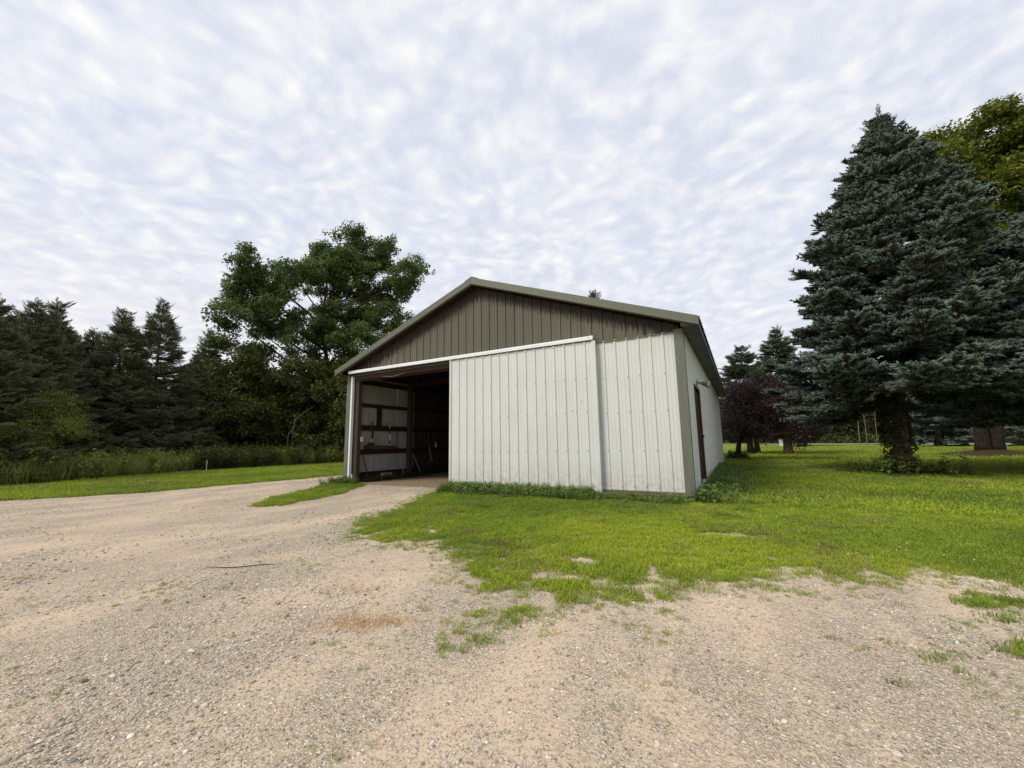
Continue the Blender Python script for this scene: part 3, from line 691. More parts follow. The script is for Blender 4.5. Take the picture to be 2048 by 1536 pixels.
# ------------------------------------------------------------------ plant variants
def spray(kind, seed):
    """a twig with side shoots along +x, unit length; returns verts, faces, tip"""
    r = random.Random(seed); V = []; F = []; tp = []
    def shoot(p, dr, ln, rad, t0, t1, need, nl):
        dr = dr.normalized(); ref = Vector((0, 0, 1)) if abs(dr.z) < .9 else Vector((1, 0, 0))
        a = dr.cross(ref).normalized(); b = dr.cross(a); k = len(V); m = 4
        prof = [(0, .5), (.25, 1), (.75, .85), (1, .1)]
        for s, q in prof:
            for j in range(m):
                an = 2*PI*j/m+.4; V.append(p+dr*ln*s+(a*math.cos(an)+b*math.sin(an))*rad*q); tp.append(t0+(t1-t0)*s)
        for i in range(len(prof)-1):
            for j in range(m): F.append((k+i*m+j, k+i*m+(j+1) % m, k+(i+1)*m+(j+1) % m, k+(i+1)*m+j))
        for _ in range(need):
            s = r.uniform(0, 1); an = r.uniform(0, 2*PI); side = a*math.cos(an)+b*math.sin(an); base = p+dr*ln*s+side*rad*.5
            tipp = base+(side*.8+dr*.8).normalized()*nl*r.uniform(.7, 1.2); wv = dr.cross(side)*nl*.13+dr*nl*.05
            k = len(V); V.extend([base-wv, base+wv, tipp]); tt = t0+(t1-t0)*s; tp.extend([tt, tt, min(1, tt+.25)]); F.append((k, k+1, k+2))
    blue = kind == 'blue'
    rad = .042 if blue else .017; nl = .075 if blue else .065
    shoot(Vector((0, 0, 0)), Vector((1, 0, .03)), 1.0, rad*.8, -.6 if blue else .1, 1, 34, nl)
    N = 8 if blue else 10
    for i in range(N):
        t = .10+.82*i/(N-1)
        for sd in (-1, 1):
            if r.random() < .12: continue
            ln = (.42*(1-t)+.16)*r.uniform(.75, 1.2)
            dr = Vector((r.uniform(.55, .95), sd*r.uniform(.6, .95), r.uniform(-.05, .50) if blue else r.uniform(-.35, .12)))
            shoot(Vector((t, 0, .03*t)), dr, ln, rad, -.45 if blue else .3, 1.0, 16 if blue else 14, nl)
            if ln > .3:
                p2 = Vector((t, 0, .03*t))+dr.normalized()*ln*.5
                shoot(p2, Vector((dr.x, dr.y*.2, dr.z+.1)), ln*.5, rad*.9, .45, 1, 8, nl)
    return np.array([tuple(v) for v in V]), F, tp
SPR = {k: [spray(k, 10*i+len(k)) for i in range(4)] for k in ('blue', 'dark')}

def leaf_cluster(seed, n=26, size=.13, rad=.5, flat=.7, twigs=True):
    r = random.Random(seed); V = []; F = []; tp = []
    for i in range(n):
        while True:
            p = Vector((r.uniform(-1, 1), r.uniform(-1, 1), r.uniform(-1, 1)))
            if p.length < 1: break
        p = Vector((p.x*rad, p.y*rad, p.z*rad*flat)); s = size*r.uniform(.6, 1.25)
        d0 = Vector((p.x, p.y, p.z-.15)).normalized()*.7+Vector((r.uniform(-1, 1), r.uniform(-1, 1), r.uniform(-.9, .3))); d0.normalize()
        nn = Vector((r.gauss(0, .55), r.gauss(0, .55), 1)).normalized(); sd = d0.cross(nn).normalized()
        up = sd.cross(d0)
        k = len(V); V.extend([p, p+d0*s*.45+sd*s*.40+up*s*.10, p+d0*s, p+d0*s*.45-sd*s*.40+up*s*.10]); tp.extend([r.uniform(.5, 1)]*4)
        F.append((k, k+1, k+2)); F.append((k, k+2, k+3))
    return np.array([tuple(v) for v in V]), F, tp
LC = [leaf_cluster(100+i, 36, .17, .40) for i in range(6)]
LCs = [leaf_cluster(200+i, 34, .10, .5, .8) for i in range(5)]

def blades(seed, n, rad, hmin, hmax, width, lean=.5, segs=2):
    r = random.Random(seed); V = []; F = []; tp = []
    for i in range(n):
        a = r.uniform(0, 2*PI); q = rad*math.sqrt(r.random()); p = Vector((q*math.cos(a), q*math.sin(a), -.004))
        h = r.uniform(hmin, hmax); an = r.uniform(0, 2*PI); ln = r.uniform(.1, lean)*h*1.2; dv = Vector((math.cos(an), math.sin(an), 0)); sd = Vector((-dv.y, dv.x, 0))*width*r.uniform(.7, 1.2)
        k = len(V); mid = p+dv*ln*.35+Vector((0, 0, h*.62)); top = p+dv*ln+Vector((0, 0, h*r.uniform(.75, 1)))
        V.extend([p-sd, p+sd, mid+sd*.7, mid-sd*.7, top]); tp.extend([.1, .1, .75, .75, 1]); F.append((k, k+1, k+2, k+3)); F.append((k+3, k+2, k+4))
    return np.array([tuple(v) for v in V]), F, tp
def weed_plant(seed, h=1.0, leaves=26, lsize=.11, stems=3, broad=.32):
    r = random.Random(seed); V = []; F = []; tp = []
    for s in range(stems):
        an = r.uniform(0, 2*PI); base = Vector((r.uniform(-.08, .08), r.uniform(-.08, .08), 0)); top = base+Vector((math.cos(an)*.22*h, math.sin(an)*.22*h, h*r.uniform(.7, 1)))
        w_ = .006; k = len(V); V.extend([base+Vector((w_, 0, 0)), base+Vector((-w_, 0, 0)), top]); tp.extend([.2, .2, .6]); F.append((k, k+1, k+2))
        k = len(V); V.extend([base+Vector((0, w_, 0)), base+Vector((0, -w_, 0)), top]); tp.extend([.2, .2, .6]); F.append((k, k+1, k+2))
        for i in range(leaves//stems):
            t = r.uniform(.15, 1); p = base.lerp(top, t); a = r.uniform(0, 2*PI); l = lsize*r.uniform(.6, 1.3)*(1.15-.4*t)
            d0 = Vector((math.cos(a), math.sin(a), r.uniform(-.3, .7))).normalized(); sd = Vector((-math.sin(a), math.cos(a), 0)); 
            k = len(V); V.extend([p, p+d0*l*.5+sd*l*broad, p+d0*l+Vector((0, 0, -l*.25)), p+d0*l*.5-sd*l*broad]); tp.extend([.5+.5*t]*4); F.append((k, k+1, k+2)); F.append((k, k+2, k+3))
    return np.array([tuple(v) for v in V]), F, tp

# ------------------------------------------------------------------ trees
def trunk_mb(mb, base, top, r0, r1, n=12, bend=.0, flare=1.0, seed=0, segs=10):
    r = random.Random(seed); base = Vector(base); top = Vector(top); pts = []; rad = []
    ph = r.uniform(0, 6)
    for i in range(segs+1):
        t = i/segs; p = base.lerp(top, t); p.x += bend*math.sin(t*3+ph); p.y += bend*math.cos(t*2.3+ph); p.z -= .03 if i == 0 else 0
        pts.append(p); hgt = p.z-base.z
        rad.append((r0+(r1-r0)*t)*(1+(flare-1)*math.exp(-max(hgt, 0)/.35)))
    mb.tube(pts, rad, n); return pts

def conifer(name, label, x, y, H, R, zlow, seed, mat_n='needle_dark', kind='dark', group=None, trunk_r=.2, nbr=170, spl=.62, sparse_top=.0, shape=1.0, asym=None, bark_='bark_spruce', twin=False, step=.15, upper=28, lean=(0, 0), tier=.42):
    rs = np.random.default_rng(seed); t = empty(name, (x, y, 0)); tag(t, label, 'tree', group)
    mb = MB(); trunk_mb(mb, (0, 0, 0), (lean[0]*.97, lean[1]*.97, H*.97), trunk_r, .015, 12, .03, 1.55, seed, 24)
    if twin: trunk_mb(mb, (.42, .1, 0), (.3, .1, H*.6), trunk_r*.9, .03, 12, .03, 1.4, seed+1)
    mb.build('trunk', M[bark_], t, smooth=True)
    Ps = []; Xs = []; Zs = []; S = []; tt = []
    br = MB()
    zs = zlow+(H-zlow)*np.linspace(0, 1, nbr)**1.05*.975
    for k, z in enumerate(zs):
        z = (round(z/tier)*tier+rs.normal(0, .05) if z < H*.86 else z)+rs.normal(0, .03); f = (z-zlow)/(H-zlow); f = min(max(f, 0), .995)
        az = k*2.39996+rs.normal(0, .35)
        ex = R*((1-f)**shape)*rs.uniform(.66, 1.12)
        if asym: ex *= asym(az, f)
        ex = max(ex, .9*(1-f)+.12)
        elev = math.radians(-12+(upper+14)*f**1.1+rs.normal(0, 5)); h = np.array([math.cos(az), math.sin(az), 0])
        sag = -.16*ex*(1-f)
        ns = max(3, int(ex/step)); pts = []
        for i in range(ns+1):
            s = i/ns; p = np.array([lean[0]*z/H, lean[1]*z/H, z])+h*ex*s*math.cos(elev)+np.array([0, 0, ex*s*math.sin(elev)+sag*4*s*(1-s)*.5+.10*ex*s**3])
            pts.append(p)
        if ex > .8: br.tube([tuple(p) for p in pts[::max(1, ns//4)]], list(np.linspace(.016+.010*ex, .006, len(pts[::max(1, ns//4)]))), 4, cap=False)
        for i in range(1, ns+1):
            s = i/ns
            if s < .16 and ex > 1.2: continue
            dr = pts[i]-pts[i-1]; dr /= np.linalg.norm(dr); side = np.cross([0, 0, 1], dr); side /= np.linalg.norm(side)
            l = spl*(.55+.55*math.sin(min(1, s*1.15)*PI*.8))*(.7 if f > .85 else 1)*rs.uniform(.8, 1.2)
            if f > .7: l *= .42+.58*(1-f)/.3
            for sg in (-1, 1):
                if rs.random() < .10+sparse_top*f: continue
                an = math.radians(rs.uniform(30, 62)); X = dr*math.cos(an)+side*sg*math.sin(an)+np.array([0, 0, rs.uniform(-.22, .12)])
                Ps.append(pts[i]+np.array([0, 0, rs.normal(0, .03)])); Xs.append(X); Zs.append([rs.normal(0, .25), rs.normal(0, .25), 1]); S.append(l); tt.append(np.clip(.25+.6*s+rs.normal(0, .15), 0, 1))
            if i == ns: Ps.append(pts[i]-dr*l*.3); Xs.append(dr); Zs.append([0, 0, 1]); S.append(l*1.0); tt.append(1.0)
    lx, ly = lean
    for q, zz in enumerate((H-1.15, H-.75, H-.42)):          # the leader and its last whorls
        for k in range(5):
            a = k*1.257+q; Ps.append([lx*zz/H, ly*zz/H, zz]); Xs.append([math.cos(a)*.8, math.sin(a)*.8, .75+.2*q]); Zs.append([0, 1, 0]); S.append((.55, .40, .26)[q]*rs.uniform(.8, 1.15)); tt.append(.8)
    if kind == 'dark':
        for k in range(26):                                  # long bare shoots breaking the outline
            zz = H*rs.uniform(.62, .96); a = rs.uniform(0, 6.28); q = R*((1-(zz-zlow)/(H-zlow))**shape)*rs.uniform(.75, 1.15)
            Ps.append([q*math.cos(a), q*math.sin(a), zz+.25*q]); Xs.append([math.cos(a)*.7, math.sin(a)*.7, rs.uniform(.6, 1.6)]); Zs.append([0, 1, 0]); S.append(rs.uniform(.35, .6)); tt.append(.9)
    if kind == 'blue' and H > 10:
        for k in range(46):                                  # spiky pointed top and stray shoots along the outline
            zz = H*rs.uniform(.70, .97); a = rs.uniform(0, 6.28); q = R*((1-(zz-zlow)/(H-zlow))**shape)*rs.uniform(.8, 1.25)
            Ps.append([lx*zz/H+q*math.cos(a), ly*zz/H+q*math.sin(a), zz+.1*q]); Xs.append([math.cos(a), math.sin(a), rs.uniform(.5, 1.4)]); Zs.append([0, 1, 0]); S.append(rs.uniform(.25, .45)); tt.append(.9)
        Ps.append([lx, ly, H-.15]); Xs.append([.05, 0, 1]); Zs.append([0, 1, 0]); S.append(.55); tt.append(1.0)
    for zz, l_ in ((H-1.0, .5), (H-.6, .6)): Ps.append([lx, ly, zz]); Xs.append([.02, 0, 1]); Zs.append([0, 1, 0]); S.append(l_); tt.append(.9)
    if br.f: o = br.build('branch', M['bark_dark'], t); o['kind'] = 'stuff'
    Xa = np.array(Xs, float); up_ = Xa[:, 2]/np.linalg.norm(Xa, axis=1) > .80; S3 = np.repeat(np.array(S)[:, None], 3, 1); S3[up_, 1:] *= .45
    rot = eul_from_axes(Xa, np.array(Zs, float))
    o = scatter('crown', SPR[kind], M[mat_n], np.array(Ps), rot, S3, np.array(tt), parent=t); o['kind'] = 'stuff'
    return t

def broadleaf(name, label, base, lobes, seed, mat_n, bark_='bark_dark', trunk_r=.4, fork=2.5, group=None, cl=None, dens=1.0, csize=.8, trunks=None, sub=.62, cat='tree'):
    """lobes: list of (center xyz, radius). trunk, limbs to the lobes, leaf clusters round twigs in each lobe"""
    rs = np.random.default_rng(seed); base = np.array(base, float); t = empty(name, tuple(base)); tag(t, label, cat, group)
    mb = MB(); tops = []
    cen = np.mean([np.array(c) for c, r in lobes], 0)-base
    for (dx, dy, fr) in (trunks or [(0, 0, 1)]):
        top = np.array([cen[0]*.2+dx*1.8, cen[1]*.2+dy*1.8, fork]); trunk_mb(mb, (dx, dy, 0), tuple(top), trunk_r*fr, trunk_r*fr*.72, 14, .03, 1.35, seed, 8); tops.append(top)
    mb.build('trunk', M[bark_], t, smooth=True)
    lb = MB(); Ps = []; tt = []; SS = []
    ztop = max(c[2] for c, r in lobes)*.62; axes = []
    for tp_ in tops:
        end = np.array([cen[0]*.8+tp_[0]*.6, cen[1]*.8+tp_[1]*.6, max(ztop, fork+.3)]); md_ = (tp_+end)/2+np.array([rs.normal(0, .25), rs.normal(0, .25), 0])
        A = [(1-q)**2*tp_+2*q*(1-q)*md_+q*q*end for q in np.linspace(0, 1, 9)]; axes.append(A)
        lb.tube([tuple(q) for q in A], list(np.linspace(trunk_r*.66, .05, 9)), 9, cap=False)
    for c, r in lobes:
        c = np.array(c)-base; A = axes[rs.integers(0, len(axes))] if len(axes) < 2 else min(axes, key=lambda A_: np.linalg.norm((A_[4]-c)[:2]))
        want = c[2]-np.linalg.norm((c-cen)[:2])*.55-1.0; start = min(A, key=lambda q: abs(q[2]-want))
        mid = (start*.45+c*.55)+np.array([rs.normal(0, .3), rs.normal(0, .3), -abs(rs.normal(.1, .2))]); ln = np.linalg.norm(c-start)
        r0 = min(trunk_r*.4, .02+.011*ln)
        P = [tuple((1-s)**2*start+2*s*(1-s)*mid+s*s*c) for s in np.linspace(0, 1, 7)]
        lb.tube(P, list(np.linspace(r0, .02, 7)), 6, cap=False)
        ns = max(5, int(15*dens*(r/1.5)**1.9)); 
        for k in range(ns):
            dv = rs.normal(0, 1, 3); dv /= np.linalg.norm(dv); dv[2] = dv[2]*.85+.08; q = c+dv*r*rs.uniform(.45, 1.0)
            if k % 2 == 0: lb.tube([tuple(c*.9+np.array(P[4])*.1), tuple((c+q)/2+rs.normal(0, .12, 3)), tuple(q)], [.016, .010, .005], 4, cap=False)
            m = int(12*rs.uniform(.7, 1.3)); sr = sub*.8*rs.uniform(.75, 1.25)
            for i in range(m):
                Ps.append(q+rs.normal(0, 1, 3)*sr*np.array([.55, .55, .42])+dv*sr*.3); SS.append(csize*rs.uniform(.7, 1.2)); tt.append(np.clip(rs.normal(.5, .2)+.25*dv[2], 0, 1))
    Ps = np.array(Ps); Ps[:, 2] = np.maximum(Ps[:, 2], .25); n = len(Ps)
    o = lb.build('branch', M[bark_], t, smooth=True); o['kind'] = 'stuff'
    rot = np.stack([rs.normal(0, .35, n), rs.normal(0, .35, n), rs.uniform(0, 2*PI, n)], 1)
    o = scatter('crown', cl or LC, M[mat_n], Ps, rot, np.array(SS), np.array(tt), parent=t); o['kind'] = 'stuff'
    return t

def lob(lst, dist, seed, jd=1.2):
    r = random.Random(seed); out = []
    for u, v, rp in lst:
        dd = dist+r.uniform(-jd, jd); p = pix(u, v, dd); out.append((tuple(p), rp*np.dot(p-CAM, Fv)/FPX))
    return out
if True:
    # right: blue spruces
    def as1(az, f): return 1.0+.12*math.cos(az-.5)+.10*math.sin(3*az+f*9)
    needle_bed(13.95, 8.05, 2.3, .10); needle_bed(21.2, 22.9, 2.9, .38); needle_bed(10.5, 26.0, 1.3, .12); needle_bed(12.53, 24.0, 1.3, .12)
    for x, y in ((27.7, 50.2), (28.6, 49.7), (17.3, 60.2), (34, 47)): needle_bed(x, y, 1.6, .2)
    conifer('blue_spruce', 'tall blue spruce with ivy round its thick trunk standing on the lawn', 13.95, 8.05, 11.2, 3.45, 2.7, 12, 'needle_blue', 'blue', 'blue spruces on the lawn', .205, 250, .66, 0, 1.02, as1, step=.15, upper=26, lean=(.67, -.15))
    p = pix(2330, 900, 19.5)
    conifer('blue_spruce', 'blue spruce at the right edge of the frame, its trunk out of view', p[0], p[1], 9.0, 5.2, 2.3, 11, 'needle_blue', 'blue', 'blue spruces on the lawn', .3, 230, .68, 0, 1.0, as1, step=.16, upper=34)
    for i, (x, y, h, lb_) in enumerate(((27.7, 50.2, 9.5, 'far blue spruce seen to the left of the silver maple trunk, nearest the road'), (34.5, 47.5, 10, 'far blue spruce seen to the right of the silver maple trunk'))):
        conifer('blue_spruce', lb_, x, y, h, 3.4, 1.3, 21+i, 'needle_blue', 'blue', 'blue spruces on the lawn', .38, 80, 1.2, 0, .9, step=.35)
    conifer('spruce_tree', 'slim spruce trunk on the far lawn just right of the small blue spruce trunks', 29.9, 51.5, 9, 2.4, 2.4, 29, 'needle_mid', 'dark', 'spruces on the lawn', .26, 60, 1.1, 0, .9, step=.35)
    conifer('spruce_tree', 'pointed green spruce with two trunks behind the purple plum tree', 10.45, 26.04, 7.9, 2.5, 1.5, 31, 'needle_mid', 'dark', 'spruces on the lawn', .2, 130, .75, .15, .72, twin=True, step=.2)
    conifer('spruce_tree', 'slender sparse spruce between the purple plum tree and the tall blue spruce', 12.53, 24.02, 8.5, 2.3, 1.9, 32, 'needle_mid', 'dark', 'spruces on the lawn', .24, 115, .75, .2, .95, step=.2)
    conifer('spruce_tree', 'distant single spruce trunk beside the road left of the leaning white trunk', 17.3, 60.2, 9, 2.6, 2.2, 33, 'needle_mid', 'dark', 'spruces on the lawn', .32, 60, 1.2, 0, .9, step=.35)
    # silver maple behind
    mb_l = lob([(2000, 250, 46), (1965, 330, 50), (2045, 300, 60), (1890, 295, 36), (1865, 315, 34), (1905, 350, 46), (1875, 380, 40), (1930, 420, 60), (2010, 400, 70), (2080, 380, 70), (1980, 500, 70), (2050, 510, 80), (1950, 590, 60), (2040, 620, 80), (1985, 690, 80), (2110, 600, 90), (2120, 480, 90), (1900, 520, 60), (1900, 650, 60), (2100, 270, 60), (2090, 720, 80)], 33, 3, 2.2)
    broadleaf('maple_tree', 'huge yellow green maple with a double trunk behind the blue spruces', (21.24, 22.86, 0), mb_l, 6, 'leaf_olive', 'bark_maple', .29, 5.5, dens=1.1, csize=.95, trunks=[(-.26, 0, 1), (.26, .1, .95)])
    # plum
    pl = lob([(1500, 782, 30), (1545, 780, 30), (1490, 800, 36), (1540, 795, 34), (1590, 815, 36), (1470, 840, 34), (1525, 845, 40), (1580, 855, 40), (1625, 840, 30), (1500, 862, 22), (1465, 858, 20), (1550, 866, 22), (1455, 800, 22), (1605, 862, 22)], 24, 4, 1.2)
    broadleaf('plum_tree', 'dark purple leaved plum tree with a leaning trunk beyond the barn corner', (9.62, 16.26, 0), pl, 8, 'leaf_purple', 'bark_dark', .13, 1.15, cl=LCs, dens=2.6, csize=.62, sub=.42)
    # tree whose tip shows over the roof
    p = pix(1186, 578, 35)
    conifer('spruce_tree', 'spruce whose tip just shows above the barn roof', p[0], p[1], p[2]-.25, 2.6, 1.5, 51, 'needle_mid', 'dark', 'spruces beyond the barn', .3, 130, .9, 0, .55, step=.25, upper=60)
    # left: spruces at the edge of the wood
    LS = [(-25, 540, 21.5, 3.4, 'dark spruce cut by the left edge of the frame'), (78, 590, 24, 3.3, 'dark spruce with a crooked tip, second from the left edge'), (118, 592, 25.5, 2.9, 'dark spruce with a straight tip beside the crooked one'),
          (152, 668, 30, 2.6, 'low bluish spruce in the gap between the two dark groups'), (190, 650, 27, 2.8, 'shaggy spruce with a bent tip left of the thin tipped one'), (255, 610, 26, 3.2, 'dark spruce with a long thin bare tip in the middle of the row'),
          (330, 590, 26.5, 3.3, 'tallest spruce of the left row with an open airy top'), (423, 650, 33, 2.8, 'thin spruce tip beside the big leafy tree'), (395, 700, 28, 2.4, 'low spruce at the foot of the big leafy tree')]
    for i, (u, v, dd, rr, lb_) in enumerate(LS):
        p = pix(u, v, dd)
        conifer('spruce_tree', lb_, p[0], p[1], p[2]-.25, rr*.76, .15, 60+i, 'needle_dark', 'dark', 'dark spruces along the left verge', .14, 150, .62, .16, 1.12, step=.17, upper=46)
    # the big tree and the understory round it
    big_l = lob([(712, 480, 34), (765, 510, 36), (690, 530, 50), (660, 510, 32), (735, 560, 56), (640, 560, 52), (810, 550, 34), (835, 540, 22), (800, 590, 32), (770, 640, 46), (700, 620, 60), (720, 690, 50), (540, 565, 56), (495, 530, 30), (500, 590, 46), (460, 590, 28), (465, 635, 34), (565, 620, 46), (625, 640, 46), (505, 645, 34), (548, 668, 24), (590, 680, 30), (520, 700, 22), (600, 540, 34), (660, 700, 52), (470, 690, 32), (755, 700, 30), (680, 770, 60)], 32, 5, 2.0)
    broadleaf('maple_tree', 'large spreading green tree rising behind the left end of the barn', (-15.5, 11.3, 0), big_l, 9, 'leaf_green', 'bark_dark', .42, 3.2, dens=.95, csize=.9, sub=.55)
    und = [((535, 768, 36), (470, 745, 40), (440, 770, 40), (510, 770, 44), (450, 830, 50), (520, 840, 50), (480, 890, 40)), ((605, 755, 42), (590, 785, 46), (560, 830, 50), (630, 830, 50), (600, 890, 46), (560, 890, 36)), ((680, 750, 46), (680, 800, 46), (700, 850, 46), (650, 880, 40), (720, 900, 40), (690, 920, 30))]
    ul = ['leafy young tree under the left side of the big tree', 'dark leafy understory tree below the middle of the big tree', 'leafy understory tree just left of the barn corner']
    for i, (q, dd) in enumerate(zip(und, (29, 29.5, 29))):
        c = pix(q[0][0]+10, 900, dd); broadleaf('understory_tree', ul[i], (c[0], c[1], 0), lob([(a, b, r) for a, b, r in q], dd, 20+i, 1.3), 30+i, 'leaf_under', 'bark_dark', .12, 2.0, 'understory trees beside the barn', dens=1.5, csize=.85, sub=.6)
    s_l = lob([(105, 800, 20), (80, 830, 26), (130, 825, 22), (60, 860, 30), (110, 860, 34), (150, 860, 22), (85, 890, 34)], 20.5, 6, .5)
    c = pix(95, 900, 20.5); broadleaf('sapling', 'yellow green leafy sapling in front of the dark spruces at left', (c[0], c[1], 0), s_l, 40, 'leaf_sapling', 'bark_dark', .04, .9, cl=LCs, dens=1.6, csize=.5, sub=.3)
    # fallen grey branch leaning out of the thicket
    mb = MB(); K = lambda u, v, dd=27.4: tuple(pix(u, v, dd))
    mb.tube([K(603, 828), K(590, 840), K(588, 856), K(577, 868), K(574, 893), K(571, 903)], [.02, .026, .03, .028, .024, .012], 6); mb.tube([K(589, 850), K(585, 860), K(586, 905)], [.02, .035, .03], 6); mb.tube([K(563, 866), K(570, 873)], [.02, .03], 5)
    mb.tube([K(603, 828), K(615, 820), K(630, 812)], [.03, .02, .01], 5)
    single(mb, 'dead_branch', M['bark_grey'], 'bare grey forked branch hanging down in the dark thicket', 'branch', smooth=True)
    # birches along the far wood
    for i, (u, hh, ln) in enumerate(((1722, 7, .0), (1733, 6.5, .1), (1757, 8, -.1), (1618, 3.8, .6), (1602, 4, .0), (1850, 7, .1))):
        dd = {1618: 72, 1602: 74}.get(u, 78); p = pix(u, 888, dd); b = empty('birch_tree', (p[0], p[1], 0))
        tag(b, ['slim white birch trunk in front of the far wood, leftmost of three', 'thin pale birch trunk at the far wood, middle of three under the blue spruce', 'brightest white birch trunk at the far wood edge, just left of the ivy covered trunk',
                'short leaning white trunk beside the road', 'pale upright trunk beside the single road side spruce', 'pale thin trunk right of the ivy covered trunk'][i], 'tree', 'birches at the far wood edge')
        mb = MB(); trunk_mb(mb, (0, 0, 0), (ln, 0, hh), .05, .03, 8, .12, 1.1, i); mb.build('trunk', M['bark_birch'], b, smooth=True)
        n = 30; Pz = np.stack([ln+rng.normal(0, .9, n), rng.normal(0, .9, n), hh+rng.normal(.6, 1, n)], 1)
        o = scatter('crown', LC, M['leaf_wood'], Pz, np.stack([rng.normal(0, .4, n), rng.normal(0, .4, n), rng.uniform(0, 6.28, n)], 1), rng.uniform(1, 1.6, n), parent=b); o['kind'] = 'stuff'

# ---- far wood across the road: one mass
def mass(name, label, pts, depth, h, n, matn, size, seed, ragged=1.5, low=0.0):
    rs = np.random.default_rng(seed); pts = np.array(pts, float); seg = np.diff(pts, axis=0); sl = np.linalg.norm(seg, axis=1); cum = np.r_[0, np.cumsum(sl)]
    s = rs.uniform(0, cum[-1], n); k = np.clip(np.searchsorted(cum, s)-1, 0, len(sl)-1); f = (s-cum[k])/sl[k]; p = pts[k]+seg[k]*f[:, None]
    nrm = np.stack([-seg[k, 1], seg[k, 0]], 1)/sl[k][:, None]; dd = depth*rs.uniform(0, 1, n)**1.3
    p = p+nrm*dd[:, None]; top = h+ragged*(vnoise(s/3.1, s*0, seed)-.5)*2+ragged*.8*(vnoise(s/1.1, s*0, seed+5)-.5)*2
    z = low+(top-low)*rs.uniform(0, 1, n)**.8
    sink = (z/np.maximum(top, .1))**4*depth*.3; p = p+nrm*sink[:, None]
    o = scatter(name, LC, M[matn], np.c_[p, z], np.stack([rs.normal(0, .4, n), rs.normal(0, .4, n), rs.uniform(0, 6.28, n)], 1), size*rs.uniform(.7, 1.3, n), np.clip(rs.normal(.5, .25, n), 0, 1))
    tag(o, label, 'woods', kind='stuff'); return o
f0, f1, f2 = a0+off*1.2, a1+off*1.4, a2+off*1.9
mass('far_woods', 'dark mixed wood beyond the road behind the lawn', [tuple(f2+dB*50), tuple(f2), tuple(f1), tuple(f0), tuple(f0+dA*90)][::1], -9, 10.5, 24000, 'leaf_wood', 2.4, 71, 1.8)
mass('roadside_scrub', 'low olive scrub along the far side of the road', [tuple(f2+dB*60), tuple(f2), tuple(f1), tuple(f0), tuple(f0+dA*80)], -1.5, 1.5, 2500, 'weed', 1.2, 72, .5)
# dark wood behind the left spruces
mass('dense_woods', 'dark dense wood behind the spruces at left', [(-19.5, -30), (-21, -12), (-22, -2), (-24, 10), (-17, 22), (-12, 40)], 7, 5.6, 9000, 'leaf_wood', 1.7, 73, 1.0)
mass('dense_woods', 'dark undergrowth wall under the leafy trees left of the barn', [(-14.5, -14), (-15.5, -4), (-16.5, 4), (-16.2, 10), (-13.5, 17)], 2.5, 2.4, 4200, 'leaf_wood', 1.0, 74, .8)

# meter box and stake
mbx = empty('utility_box', (14.85, 61.75, 0)); tag(mbx, 'small white utility post at the far edge of the lawn', 'utility box')
mb = MB(); mb.box2((-.22, -.15, 0), (.22, .15, 1.0)); mb.build('body', M['whitetrim'], mbx, bevel=.02)
mb = MB(); mb.box2((-.25, -.18, 1.0), (.25, .18, 1.06)); mb.build('cap', M['lamphouse'], mbx, bevel=.01)
p = pix(413, 930, 21.5); mb = MB(); mb.tube([(p[0], p[1], 0), (p[0]+.02, p[1], .55)], .012, 6); single(mb, 'marker_stake', M['plaster'], 'thin pale stake in the grass verge left of the barn', 'stake')

# ------------------------------------------------------------------ turf
TUFT = [blades(300+i, 42, .085, .022, .060, .0028, .9) for i in range(5)]
TUFTL = [blades(320+i, 34, .16, .03, .08, .006, .8) for i in range(4)]
TALL = [blades(340+i, 34, .07, .10, .26, .0035, .9) for i in range(4)]
def tint_at(x, y):
    t = .40+(fbm(x*.55, y*.55, 12)-.5)*1.5+(fbm(x*3, y*3, 14)-.5)*.6+(fbm(x*11, y*11, 15)-.5)*.9
    lime = np.exp(-(((x-9.0)/1.5)**2+((y+3.35)/.75)**2))*.75+np.exp(-(((x-7.6)/1.6)**2+((y+2.6)/.9)**2))*.40+np.exp(-(((x-10.9)/.9)**2+((y+3.3)/.5)**2))*.3
    edge = np.exp(-((y+1.0)/.9)**2)*(x < 9)*.25
    return np.clip(t+lime-edge, 0, 1)
def turf(name, label, box, n, variants, size, dfun, clip=None, tilt=.15, tbias=0, matn='grass', zoff=0.0):
    x = rng.uniform(box[0], box[1], n); y = rng.uniform(box[2], box[3], n); dd = dfun(x, y); k = rng.random(n) < dd
    if clip is not None: k &= clip(x, y)
    x, y, dd = x[k], y[k], dd[k]; m = len(x)
    s = size*rng.uniform(.65, 1.35, m)*(.40+.60*dd)*(.75+.5*fbm(x*2.2, y*2.2, 88))
    o = scatter(name, variants, M[matn], np.stack([x, y, np.full(m, zoff)+gz(x, y)*(y < 19)], 1), np.stack([rng.normal(0, tilt, m), rng.normal(0, tilt, m), rng.uniform(0, 6.28, m)], 1), s, np.clip(tint_at(x, y)+tbias, 0, 1))
    tag(o, label, 'grass', kind='stuff'); return o
dcam = lambda x, y: np.hypot(x-CAM[0], y-CAM[1])
turf('grass', 'short patchy turf in front of the barn and beside the gravel', (3.5, 15, -6.4, .8), 62000, TUFT, .80, grass_density)
turf('grass', 'mown lawn stretching back along the right side of the barn', (9.1, 24, -.2, 16), 48000, TUFTL, 1.0, lambda x, y: grass_density(x, y)*np.clip(1.25-dcam(x, y)/26, .2, 1), tbias=-.06)
turf('grass', 'far lawn under the trees toward the road', (9.1, 50, 14, 55), 26000, TUFTL, 1.9, lambda x, y: np.clip(1.1-dcam(x, y)/80, .2, 1)*np.ones_like(x), tbias=.12)
